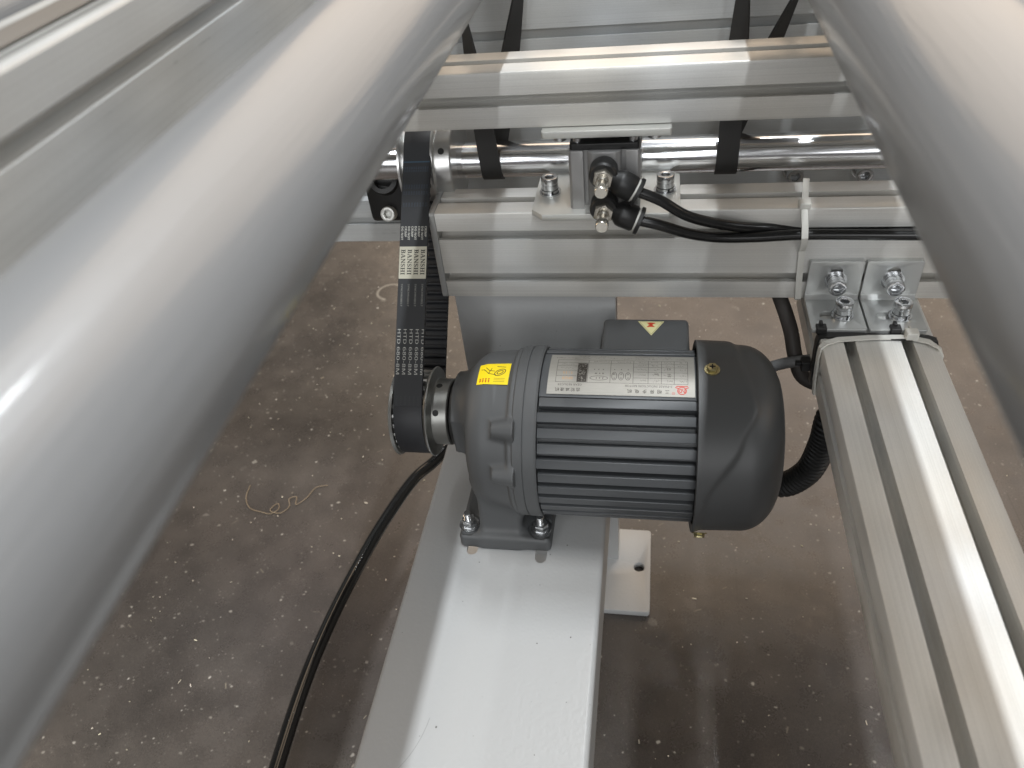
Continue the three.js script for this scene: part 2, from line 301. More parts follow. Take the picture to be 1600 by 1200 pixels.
// conveyor side frame behind
function bolt(parent, at, dir, s = 1, withWasher = true, mat = M.bolt) {
  const r = 0.0065 * s, h = 0.0093 * s, w = withWasher ? 0.0042 * s : 0;
  const hex = new THREE.Shape(); hex.absarc(0, 0, r, 0, Math.PI * 2, false);
  const hole = new THREE.Path(); for (let k = 0; k < 6; k++) { const a = k / 6 * Math.PI * 2, q = 0.0036 * s; k ? hole.lineTo(Math.cos(a) * q, Math.sin(a) * q) : hole.moveTo(q, 0); } hole.closePath(); hex.holes.push(hole);
  const head = extrude(hex, h * 0.62, 0.0007 * s, 20).rotateX(-Math.PI / 2).translate(0, h * 0.38, 0);
  const base = lathe([[0, 0], [r, 0], [r, h * 0.42], [0, h * 0.42]], [0, 0, 0], [0, 1, 0], 28);
  const m = part('bolt', aim(join(head, base).translate(0, w, 0), at, dir), mat, parent);
  if (withWasher) {
    part('washer', aim(lathe([[0.003 * s, 0], [0.0083 * s, 0], [0.0083 * s, 0.0014 * s], [0.003 * s, 0.0014 * s]], [0, 0, 0], [0, 1, 0], 28), at, dir), mat, m);
    const ring = new THREE.Shape(); ring.absarc(0, 0, 0.0070 * s, 0.12, Math.PI * 2 - 0.12, false); ring.absarc(0, 0, 0.0035 * s, Math.PI * 2 - 0.12, 0.12, true);
    part('spring_washer', aim(extrude(ring, 0.0024 * s, 0, 20).rotateX(-Math.PI / 2).rotateY(-1.2).translate(0, 0.0015 * s, 0), at, dir), mat, m);
  }
  return m;
}
{
  const t = thing('side_frame', 'tall grey grooved conveyor side frame behind the shaft', 'conveyor frame', [0, -0.3994, -0.69]);
  const pts = [], y0 = -0.3994, y1 = -0.165, z0 = 0.67, z1 = 0.71, slot = (y) => pts.push([z0, y - 0.004], [z0 + 0.002, y - 0.004], [z0 + 0.002, y - 0.008], [z0 + 0.009, y - 0.008], [z0 + 0.009, y + 0.008], [z0 + 0.002, y + 0.008], [z0 + 0.002, y + 0.004], [z0, y + 0.004]);
  pts.push([z0 + 0.001, y0]); pts.push([z0, y0 + 0.001]); slot(-0.3746); pts.push([z0, -0.352], [z0 + 0.004, -0.349], [z0 + 0.004, -0.232], [z0, -0.228]); slot(-0.2015); pts.push([z0, y1], [z1, y1], [z1, y0]);
  part('profile', extX(poly(pts.reverse()), -0.85, 0.75), M.frame, t);
  for (const x of [0.123, 0.181]) { bolt(t, [x, -0.331, -0.674], [0, 0, 1], 1.1); }
}
// guide rail left of the left roller
{
  const t = thing('guide_rail', 'grey grooved rail at the upper left beside the left roller', 'guide rail', [-0.21, -0.143, -0.2]);
  const P = [[-0.23, -0.143], [-0.1912, -0.143], [-0.19, -0.1418], [-0.19, -0.0868], [-0.1945, -0.0868], [-0.199, -0.0848], [-0.1993, -0.083], [-0.197, -0.081], [-0.1905, -0.0795], [-0.19, -0.0790], [-0.19, -0.0645], [-0.1906, -0.0636], [-0.1915, -0.0633], [-0.1955, -0.0633], [-0.1955, -0.0693], [-0.2010, -0.0693], [-0.2010, -0.0633], [-0.229, -0.0633], [-0.23, -0.0643]];
  part('profile', extZ(poly(P), -0.66, 0.3), M.frame, t);
  const holes = roundRect(-0.2172, -0.0628, -0.2022, -0.0618, 0.0004);
  part('wear_strip', extZ(holes, -0.65, 0.3), M.strip, t);
  part('screw', lathe([[0, 0], [0.0014, 0], [0.0014, 0.0003], [0, 0.0003]], [-0.2085, -0.0620, -0.186], [0, 1, 0], 16), M.dark, t, 'small dark screw in the strip');
}

for (const [x0, label] of [[0.139, 'grey rail close beyond the right roller'], [0.211, 'second grey rail further beyond the right roller']]) {
  const t = thing('guide_rail', label, 'guide rail', [x0 + 0.02, -0.143, -0.2]);
  part('profile', extZ(roundRect(x0, -0.143, x0 + 0.049, -0.0633, 0.0015), -0.66, 0.3), M.frame, t);
}

// ------------------------------------------------------------------ rollers
function roller(x, label, group, y = -0.105) {
  const t = thing('conveyor_roller', label, 'roller', [x, y, -0.2], group);
  part('tube', lathe([[0.0275, -0.658], [0.029, -0.6565], [0.029, 0.30], [0.0275, 0.302]], [x, y, 0], [0, 0, 1], 96, 0.4), M.roller, t);
  part('end_cap', lathe([[0, -0.655], [0.027, -0.655], [0.027, -0.651]], [x, y, 0], [0, 0, 1], 32), M.plastic, t);
  part('axle', lathe([[0.006, -0.672], [0.006, -0.60]], [x, y, 0], [0, 0, 1], 16), M.steel, t);
}
roller(-0.1241, 'large out of focus grey roller crossing the left side of the view', null);
roller(0.0978, 'large out of focus grey roller at the right edge', null);
roller(-0.53, 'bluish grey roller showing in the top left corner beyond the rail', null, -0.142);

// ------------------------------------------------------------------ drive shaft, belts
const S = [-0.279, -0.600], MO = [-0.438, -0.4388]; // (y, z) of shaft and motor axis
{
  const t = thing('drive_shaft', 'polished round steel drive shaft with a belt pulley at its left end', 'shaft', [0, S[0], S[1]]);
  part('rod', lathe([[0, -0.34], [0.0148, -0.34], [0.0148, 0.46], [0, 0.46]], [0, S[0], S[1]], [1, 0, 0], 64), M.chrome, t);
  const p = part('pulley', lathe([[0.0148, -0.2030], [0.0385, -0.2030], [0.0385, -0.2012], [0.0332, -0.2008], [0.0332, -0.1755], [0.0385, -0.175], [0.0385, -0.1733], [0.0378, -0.1727], [0.0350, -0.1722], [0.0350, -0.1600], [0.0340, -0.159], [0.0148, -0.159]], [-0.0035, S[0], S[1]], [1, 0, 0], 64, 0.4), M.machined, t);
  const a = THREE.MathUtils.degToRad(37), d = [0, Math.sin(a), Math.cos(a)], at = [-0.1700, S[0] + d[1] * 0.0348, S[1] + d[2] * 0.0348];
  part('set_screw', aim(lathe([[0, 0.0006], [0.0026, 0.0006], [0.0026, 0], [0.0034, 0]], [0, 0, 0], [0, 1, 0], 20), at, d), M.dark, p);
}
// the toothed belt
const OUT = [-0.4202, -0.4388]; // the output shaft sits above the motor axis
const U = V(0, S[0] - OUT[0], S[1] - OUT[1]), C = U.length(); U.normalize();
const N = V(0, -U.z, U.y); if (N.z < 0) N.negate();
const R1 = 0.0345, R2 = 0.0365, SL = (R2 - R1) / C, TL = C * Math.sqrt(1 - SL * SL); // radii to the belt's back, length of a strand
const nF = N.clone().multiplyScalar(Math.sqrt(1 - SL * SL)).addScaledVector(U, -SL), nB = N.clone().multiplyScalar(-Math.sqrt(1 - SL * SL)).addScaledVector(U, -SL);
{
  const X0 = -0.1970, X1 = -0.1737, t = thing('timing_belt', 'black toothed timing belt with printed lettering between shaft and motor', 'drive belt', [(X0 + X1) / 2, -0.36, -0.52]);
  const cA = V(0, OUT[0], OUT[1]), cB = V(0, S[0], S[1]), th = Math.asin(SL), spanB = Math.PI + 2 * th, spanA = Math.PI - 2 * th, L = 2 * TL + R1 * spanA + R2 * spanB;
  const ring = (inset, teeth) => { // loop points in (-z, y)
    const out = [], nT = Math.round(L / 0.008), n = teeth ? nT * 8 : 240;
    for (let i = 0; i < n; i++) {
      let s = i / n * L, p;
      const d = inset + (teeth ? 0.0028 * Math.pow(Math.max(0, Math.sin(i / 8 * Math.PI * 2)), 0.6) : 0);
      if (s < TL) p = cA.clone().addScaledVector(nF, R1).lerp(cB.clone().addScaledVector(nF, R2), s / TL).addScaledVector(nF, -d);
      else if ((s -= TL) < R2 * spanB) { const a = s / R2 - th; p = cB.clone().addScaledVector(N, Math.cos(a) * (R2 - d)).addScaledVector(U, Math.sin(a) * (R2 - d)); }
      else if ((s -= R2 * spanB) < TL) p = cB.clone().addScaledVector(nB, R2).lerp(cA.clone().addScaledVector(nB, R1), s / TL).addScaledVector(nB, -d);
      else { const a = (s - TL) / R1 + th; p = cA.clone().addScaledVector(N, -Math.cos(a) * (R1 - d)).addScaledVector(U, -Math.sin(a) * (R1 - d)); }
      out.push([-p.z, p.y]);
    }
    return out;
  };
  const shape = poly(ring(0, false)), hole = new THREE.Path(); ring(0.0022, true).reverse().forEach(([x, y], i) => (i ? hole.lineTo(x, y) : hole.moveTo(x, y))); hole.closePath(); shape.holes.push(hole);
  const skew = (g) => { const p = g.attributes.position, v = V(0, 0, 0); for (let i = 0; i < p.count; i++) { v.set(0, p.getY(i) - OUT[0], p.getZ(i) - OUT[1]); p.setX(i, p.getX(i) + 0.0010 - 0.0050 * v.dot(U) / C); } return g; }; // the belt runs a little askew
  part('belt_body', skew(extX(shape, X0, X1, 0.0004, 4)), M.rubber, t);
  // printed back of the front strand
  const W = 192, Ht = 1848, tex = canvas(W, Ht, (c) => {
    c.fillStyle = '#242629'; c.fillRect(0, 0, W, Ht);
    for (let i = 0; i < 5000; i++) { c.fillStyle = `rgba(${rnd() < 0.5 ? '70,74,80' : '10,10,12'},.12)`; c.fillRect(rnd() * W, rnd() * Ht, 1.5, 2 + rnd() * 5); }
    const y = (s) => Ht - (s - 0.0144) / TL * Ht;
    const line = (txt, x, s0, s1, size, font, fill) => { c.save(); c.translate(x, y(s0)); c.rotate(Math.PI / 2); c.font = font.startsWith('bold ') ? 'bold ' + size + 'px ' + font.slice(5) : size + 'px ' + font; c.fillStyle = fill; c.textBaseline = 'middle'; const w = c.measureText(txt).width; c.scale((y(s1) - y(s0)) / w, 1); c.fillText(txt, 0, 0); c.restore(); };
    c.fillStyle = '#31485a'; c.fillRect(2, y(0.2130), W - 4, 9);
    for (const [s, n, l] of [[0.2085, 11, 0.0045], [0.1935, 10, 0.0035], [0.1880, 10, 0.003], [0.1785, 9, 0.0035]]) for (let k = 0; k < n; k++) line('8M 62', 10 + k * (W - 14) / n + 6, s, s - l, 15, 'sans-serif', '#3c4c62');
    for (let k = 0; k < 8; k++) line(k % 2 ? 'CRIMP' : 'DO NOT', 14 + k * 23.5, 0.1590, k % 2 ? 0.1500 : 0.1475, 21, 'bold sans-serif', '#b9b8b0');
    c.fillStyle = '#b7b4a4'; c.fillRect(0, y(0.1422), W, y(0.1160) - y(0.1422));
    c.fillStyle = 'rgba(120,116,100,.25)'; for (let k = 0; k < 200; k++) c.fillRect(rnd() * W, y(0.1422 - rnd() * 0.026), 2, 2);
    for (let k = 0; k < 4; k++) line('BANSHI', 26 + k * 46.5, 0.1400, 0.1190, 42, 'bold serif', '#1b1b1c');
    for (let k = 0; k < 4; k++) line('SYNCHROBELT', 26 + k * 48, 0.1118, 0.0935, 17, 'sans-serif', '#93938c');
    for (let k = 0; k < 5; k++) line('HTD 680-8M', 20 + k * 42, 0.0760, 0.0388, 31, 'sans-serif', '#a8a8a3');
    for (let k = 0; k < 6; k++) line('TOOTH BELT'.slice(0, 10).replace(/[A-Z]/g, 'E'), 20 + k * 30, 0.0225, 0.0080, 14, 'sans-serif', '#34373a');
  });
  const g = new THREE.PlaneGeometry(X1 - X0 - 0.0008, TL, 1, 1);
  const pA = cA.clone().addScaledVector(nF, R1 + 0.00025), pB = cB.clone().addScaledVector(nF, R2 + 0.00025), mid = pA.clone().add(pB).multiplyScalar(0.5);
  g.applyMatrix4(new THREE.Matrix4().makeBasis(V(1, 0, 0), pB.clone().sub(pA).normalize(), nF)).translate((X0 + X1) / 2, mid.y, mid.z);
  part('printed_back', skew(g), std({ color: rgb(1), map: tex, roughness: 0.55 }), t, 'lettered outer face of the belt');
}
// flat twisted belts up to the rollers
function flatBelt(xs, xr, zr, label) {
  const pts = [], r = 0.0156, R = 0.0298, y0 = S[0], y1 = -0.105;
  const ease = (t) => t * t * (3 - 2 * t);
  const strand = (t, side) => ({ p: V(xs + (xr - side * R - xs) * t, y0 + (y1 - y0) * t, S[1] + side * r * (1 - t) + (zr - S[1]) * t), w: V(Math.cos(ease(t) * Math.PI / 2), 0, side * Math.sin(ease(t) * Math.PI / 2)) });
  for (let i = 0; i <= 30; i++) pts.push(strand(1 - i / 30, 1));                                                         // front strand, down
  for (let i = 1; i < 20; i++) { const a = i / 20 * Math.PI; pts.push({ p: V(xs, y0 - Math.sin(a) * r, S[1] + Math.cos(a) * r), w: V(1, 0, 0) }); }
  for (let i = 0; i <= 30; i++) pts.push(strand(i / 30, -1));                                                            // back strand, up
  for (let i = 1; i < 24; i++) { const a = i / 24 * Math.PI; pts.push({ p: V(xr + Math.cos(a) * R, y1 + Math.sin(a) * R, zr), w: V(0, 0, -1) }); }
  single('flat_belt', label, 'drive belt', [xs, S[0], S[1]], strap(pts, 0.0168, 0.0016, true), M.flatBelt, 'twisted flat belts from the shaft to the rollers');
}
flatBelt(-0.1335, -0.1200, -0.612, 'black flat belt looped over the shaft close to the shaft pulley');
flatBelt(0.0560, 0.0900, -0.615, 'black flat belt looped over the shaft right of the cylinder');

// bearing block behind the belt
{
  const t = thing('bearing_block', 'black bearing block with a socket bolt between the left roller and timing belt', 'bearing block', [-0.25, -0.3994, -0.64]);
  part('housing', [extX(roundRect(0.622, -0.352, 0.668, -0.300, 0.010), -0.263, -0.226, 0.002), lathe([[0, 0], [0.0135, 0], [0.0130, 0.014], [0.009, 0.015], [0.0085, 0.006], [0, 0.006]], [-0.2435, -0.311, -0.630], [0.1, 0.55, 0.85], 28)], M.plastic, t);
  part('tab', extZ(roundRect(-0.250, -0.383, -0.226, -0.345, 0.004), -0.667, -0.660, 0.001), M.zinc, t);
  bolt(t, [-0.2435, -0.340, -0.6225], [0.0, 0.35, 0.93], 1.05, false, M.zinc);
}

// ------------------------------------------------------------------ pneumatic cylinder
{
  const t = thing('pneumatic_cylinder', 'grey compact pneumatic cylinder clamped between two zinc plates', 'pneumatic cylinder', [-0.036, -0.2915, -0.5525]);
  const c = 0.0088;
  const plate = part('base_plate', extY(poly([[-0.092 + c, 0.517], [0.020 - c, 0.517], [0.020, 0.517 + c], [0.020, 0.588 - c], [0.020 - c, 0.588], [-0.092 + c, 0.588], [-0.092, 0.588 - c], [-0.092, 0.517 + c]]), -0.2913, -0.286, 0.0005), M.zinc, t);
  part('top_plate', extY(roundRect(-0.0802, 0.524, 0.0113, 0.581, 0.0015), -0.2297, -0.2243, 0.0005), M.zinc, t);
  for (const x of [-0.068, 0.000]) part('plate_screw', lathe([[0, 0.004], [0.0048, 0.004], [0.0055, 0.003], [0.0055, 0], [0, 0]], [x, -0.2298, -0.533], [0, -1, 0], 24), M.bolt, t);
  bolt(t, [-0.0806, -0.286, -0.5525], [0, 1, 0], 1.02); bolt(t, [0.0085, -0.286, -0.5525], [0, 1, 0], 1.02);
  // body: outline in (x, -z), slots in the front
  const F = 0.525, B = 0.580, L = -0.0618, R = -0.0098, b = [[L + 0.002, F], [-0.0512, F], [-0.0512, F + 0.003], [-0.0525, F + 0.003], [-0.0525, F + 0.006], [-0.0458, F + 0.006], [-0.0458, F + 0.003], [-0.0478, F + 0.003], [-0.0478, F], [-0.0470, F - 0.0012], [-0.0440, F - 0.003], [-0.0275, F - 0.003], [-0.0245, F - 0.0012], [-0.0238, F], [-0.0238, F + 0.003], [-0.0258, F + 0.003], [-0.0258, F + 0.006], [-0.0190, F + 0.006], [-0.0190, F + 0.003], [-0.0204, F + 0.003], [-0.0204, F], [R - 0.002, F], [R, F + 0.002], [R, B], [L, B], [L, F + 0.002]];
  part('body', extY(poly(b), -0.286, -0.2400, 0.0003), M.cylinder, t);
  part('head', extY(roundRect(L + 0.001, F + 0.0022, R - 0.001, B, 0.002), -0.2402, -0.2355, 0.0005), M.plastic, t);
  for (const x of [-0.0555, -0.0155]) part('corner_screw', lathe([[0, 0.003], [0.0032, 0.003], [0.0036, 0], [0, 0]], [x, -0.2357, -0.5335], [0, 1, 0], 18), M.bolt, t);
  part('rod', lathe([[0.009, 0], [0.009, 0.008]], [-0.0358, -0.2372, -0.5525], [0, 1, 0], 24), M.chrome, t);
}
function fitting(y, dirx, diry, label) {
  const x = -0.0356, z = -0.523, t = thing('flow_control_fitting', label, 'hose fitting', [x, y, z], 'flow control fittings on the cylinder front');
  part('stem', lathe([[0, -0.006], [0.0062, -0.006], [0.0062, 0.004], [0.0098, 0.0045], [0.0102, 0.006], [0.0102, 0.016], [0.009, 0.0175], [0, 0.0175]], [x, y, z], [0, 0, 1], 32), M.plastic, t);
  const hex = new THREE.Shape(); for (let k = 0; k < 6; k++) { const a = k / 6 * Math.PI * 2 + 0.3; k ? hex.lineTo(Math.cos(a) * 0.0074, Math.sin(a) * 0.0074) : hex.moveTo(Math.cos(a) * 0.0074, Math.sin(a) * 0.0074); } hex.closePath();
  part('lock_nut', [extrude(hex, 0.006, 0.0006).translate(x, y, z + 0.0176), lathe([[0, 0], [0.0046, 0], [0.0046, 0.004], [0.0040, 0.0046], [0, 0.0046]], [x, y, z + 0.0236], [0, 0, 1], 24)], M.nickel, t);
  const kn = part('needle_knob', lathe([[0.0022, 0], [0.0022, 0.006], [0.0042, 0.0065], [0.0045, 0.0072], [0.0045, 0.0128], [0.0040, 0.0135], [0, 0.0135]], [x, y, z + 0.028], [0, 0, 1], 32), M.nickel, t);
  const ribs = []; for (let k = 0; k < 18; k++) { const a = k / 18 * Math.PI * 2; ribs.push(rbox(x + Math.cos(a) * 0.0045 - 0.0003, x + Math.cos(a) * 0.0045 + 0.0003, y + Math.sin(a) * 0.0045 - 0.0003, y + Math.sin(a) * 0.0045 + 0.0003, z + 0.0355, z + 0.0405, 0.0002)); }
  part('knurling', ribs, M.nickel, kn);
  const d = V(dirx, diry, 0.12).normalize();
  part('elbow', lathe([[0.0062, 0.004], [0.0068, 0.009], [0.0092, 0.012], [0.0096, 0.0145], [0.0096, 0.0235], [0.0088, 0.0245], [0.0088, 0.0248]], [x, y, z + 0.0115], d.toArray(), 32, 0.9), M.plastic, t);
  part('release_ring', lathe([[0.0086, 0.0248], [0.0086, 0.0262], [0.005, 0.0262]], [x, y, z + 0.0115], d.toArray(), 32), M.nylon, t);
  part('collar', lathe([[0.0090, 0.0263], [0.0104, 0.0266], [0.0104, 0.0288], [0.0094, 0.0292], [0.004, 0.0292]], [x, y, z + 0.0115], d.toArray(), 32), M.plastic, t);
  return V(x, y, z + 0.0115).addScaledVector(d, 0.026);
}
const h1 = fitting(-0.2505, 0.90, -0.50, 'upper black hose fitting with brass needle knob on the cylinder front');
const h2 = fitting(-0.2770, 0.92, -0.36, 'lower black hose fitting with brass needle knob above the beam groove');
single('air_hose', 'black air hose leaving the upper fitting and dropping into the beam groove', 'air hose', [0.1, -0.3, -0.525], tube([h1.toArray(), [0.004, -0.2705, -0.508], [0.0255, -0.2862, -0.512], [0.0607, -0.3000, -0.521], [0.085, -0.3070, -0.5300], [0.12, -0.3112, -0.5340], [0.25, -0.3114, -0.5345], [0.44, -0.3114, -0.5345]], 0.0039, 140), M.hose);
single('air_hose', 'black air hose leaving the lower fitting and lying in front along the beam groove', 'air hose', [0.1, -0.3, -0.52], tube([h2.toArray(), [0.004, -0.2905, -0.508], [0.0258, -0.3005, -0.5125], [0.0473, -0.3070, -0.5175], [0.0755, -0.3095, -0.5215], [0.107, -0.3090, -0.5235], [0.20, -0.3108, -0.5245], [0.44, -0.3105, -0.525]], 0.0040, 140), M.hose);

// ------------------------------------------------------------------ angle brackets
function bracket(x0, x1, label) {
  const t = thing('angle_bracket', label, 'angle bracket', [(x0 + x1) / 2, -0.3715, -0.527], 'angle brackets joining the beams');
  const w = x1 - x0, cut = (s, cx, cy, L, r, vert) => { const p = new THREE.Path(); if (vert) { p.moveTo(cx - r, cy - L); p.lineTo(cx - r, cy + L); p.absarc(cx, cy + L, r, Math.PI, 0, true); p.lineTo(cx + r, cy - L); p.absarc(cx, cy - L, r, 0, -Math.PI, true); } else { p.moveTo(cx - L, cy + r); p.lineTo(cx + L, cy + r); p.absarc(cx + L, cy, r, Math.PI / 2, -Math.PI / 2, true); p.lineTo(cx - L, cy - r); p.absarc(cx - L, cy, r, -Math.PI / 2, -Math.PI * 1.5, true); } s.holes.push(p); };
  const v = roundRect(x0, -0.3712, x1, -0.3347, 0.0016); cut(v, x0 + 0.0205, -0.3478, 0.0035, 0.0046, true);
  const h = roundRect(x0, 0.5268, x1, 0.4858 - 0.0, 0.0016);
  const hs = roundRect(x0, 0.4858, x1, 0.5275, 0.0016); cut(hs, x0 + 0.019, 0.5035, 0.0062, 0.0046, false);
  part('plate', [extZ(v, -0.5308, -0.5270, 0.0004), extY(hs, -0.3713, -0.3676, 0.0004), extX(poly([[0.5270, -0.3676], [0.5240, -0.3676], [0.5249, -0.3667], [0.5262, -0.3655], [0.5270, -0.3645]]), x0 + 0.0005, x1 - 0.0005)], M.bracket, t);
  bolt(t, [x0 + 0.0205, -0.3508, -0.527], [0, 0, 1]);
  bolt(t, [x0 + 0.0245, -0.3676, -0.5032], [0, 1, 0], 1.0);
}
bracket(0.1190, 0.1588, 'left zinc angle bracket with two socket bolts');
bracket(0.1602, 0.2005, 'right zinc angle bracket with two socket bolts, beside the right roller');

// ------------------------------------------------------------------ cable ties
const loop = (pts, w) => pts.map((p) => ({ p: V(...p), w: V(...w) }));
{
  const t = thing('cable_tie', 'white cable tie looped upright around the lower cross beam and the hoses', 'cable tie', [0.111, -0.2915, -0.53]);
  const xx = (k) => 0.1087 + k * 0.0075;
  part('strap', strap(loop([[xx(0.95), -0.2907, -0.5755], [xx(0.6), -0.2906, -0.5600], [xx(0.2), -0.2905, -0.540], [xx(0), -0.2906, -0.5315], [xx(0), -0.2930, -0.5285], [xx(0.1), -0.3020, -0.5205], [xx(0.18), -0.3090, -0.5185], [xx(0.26), -0.3160, -0.5205], [xx(0.4), -0.3260, -0.5288], [xx(0.6), -0.3500, -0.5296], [xx(0.85), -0.3705, -0.5298], [xx(0.9), -0.3730, -0.5320], [xx(0.9), -0.3727, -0.5600]], [1, 0, 0]), 0.0046, 0.0013), M.nylon, t);
  part('head', rbox(xx(0.05) - 0.0042, xx(0.05) + 0.0042, -0.2915, -0.2868, -0.5372, -0.5292, 0.0009), M.nylon, t);
}
{
  const t = thing('cable_tie', 'white cable tie wrapped across the end of the wide support beam', 'cable tie', [0.165, -0.3715, -0.476]);
  part('strap', strap(loop([[0.1240, -0.4120, -0.462], [0.1234, -0.400, -0.465], [0.1232, -0.380, -0.4680], [0.1240, -0.3725, -0.4695], [0.1275, -0.3703, -0.4720], [0.137, -0.3702, -0.4765], [0.16, -0.3702, -0.4795], [0.186, -0.3702, -0.4805], [0.199, -0.3702, -0.4755], [0.2050, -0.3712, -0.4690], [0.2066, -0.3750, -0.4665], [0.2066, -0.400, -0.462]], [0.1, 0, 1]), 0.0046, 0.0013), M.nylon, t);
  part('head', [rbox(0.1835, 0.1922, -0.3704, -0.3640, -0.4842, -0.4762, 0.0012), rbox(0.1868, 0.1882, -0.3680, -0.3650, -0.4878, -0.480, 0.0004)], M.nylon, t);
}
for (const [hx, label, sx0, sx1] of [[0.1262, 'black cable tie whose buckle sits at the left end of the bracket edge', 0.1232, 0.2066], [0.1782, 'black cable tie whose buckle sits beside the white tie head', 0.1233, 0.2065]]) {
  const first = hx < 0.15, z = first ? -0.4838 : -0.4806;
  const t = thing('cable_tie', label, 'cable tie', [hx, -0.3715, z]);
  part('strap', strap(loop([[sx0, -0.4120, z + 0.006], [sx0, -0.376, z + 0.001], [0.1243, -0.3718, z], [0.1285, -0.3706, z - 0.0002], [0.165, -0.3706, z + 0.0008], [0.200, -0.3706, z + 0.0022], [0.2055, -0.3718, z + 0.003], [sx1, -0.376, z + 0.004], [sx1, -0.405, z + 0.008]], [0, 0, 1]), 0.0034, 0.0014), M.plastic, t);
  part('buckle', [rbox(hx - 0.0038, hx + 0.0038, -0.3708, -0.3655, -0.4905, -0.4835, 0.0008), rbox(hx - 0.0012, hx + 0.0012, -0.3690, -0.3640, -0.4925, -0.4875, 0.0004)], M.plastic, t);
}

// ------------------------------------------------------------------ white bottom channel and leg
{
  const x0 = -0.194, x1 = -0.0335, y = -0.53, th = 0.003, r = 0.0042, dn = 0.060;
  const t = thing('channel_beam', 'white painted steel channel under the motor running towards the camera', 'steel channel', [(x0 + x1) / 2, -0.59, -0.25]);
  // bent edges (outside radius r)
  const side = (s, X) => { const p = new THREE.Shape(); p.moveTo(X - s * r, y); const a = []; for (let k = 0; k <= 8; k++) { const q = k / 8 * Math.PI / 2; a.push([X - s * r + s * Math.sin(q) * r, y - r + Math.cos(q) * r]); } a.push([X, y - dn], [X - s * th, y - dn], [X - s * th, y - r], [X - s * r, y - th]); return poly(s > 0 ? a.reverse() : a); };
  part('web', [extZ(side(1, x1), -0.5445, 0.12), extZ(side(-1, x0), -0.5445, 0.12)].concat((() => {
    const top = poly([[x0 + r, -0.12], [x1 - r, -0.12], [x1 - r, 0.5445], [x0 + r, 0.5445]]);
    for (const [sx, a, b] of [[-0.1448, 0.384, 0.430], [-0.0855, 0.380, 0.430], [-0.1448, 0.462, 0.49], [-0.0855, 0.462, 0.49]]) { const w = 0.0048, p = new THREE.Path(); p.absarc(sx, a, w, Math.PI, 0, false); p.lineTo(sx + w, b); p.absarc(sx, b, w, 0, Math.PI, false); p.closePath(); top.holes.push(p); }
    return [extY(top, y - th, y, 0, 12)];
  })()), M.white, t);
}
{
  const t = thing('frame_leg', 'pale sheet metal leg behind the motor with a drilled white foot plate', 'frame leg', [-0.1, -0.76, -0.57]);
  part('post', [extY(poly([[-0.171, 0.545], [-0.030, 0.545], [-0.030, 0.573], [-0.033, 0.573], [-0.033, 0.548], [-0.168, 0.548], [-0.168, 0.573], [-0.171, 0.573]]), -0.752, -0.3718, 0.0004)], M.white, t);
  const f = roundRect(-0.215, 0.4765, 0.0068, 0.589, 0.004), h = new THREE.Path(); h.absarc(-0.0062, 0.5355, 0.0060, 0, Math.PI * 2, true); f.holes.push(h);
  part('foot_plate', extY(f, -0.7595, -0.7515, 0.0008, 20), M.white, t);
}

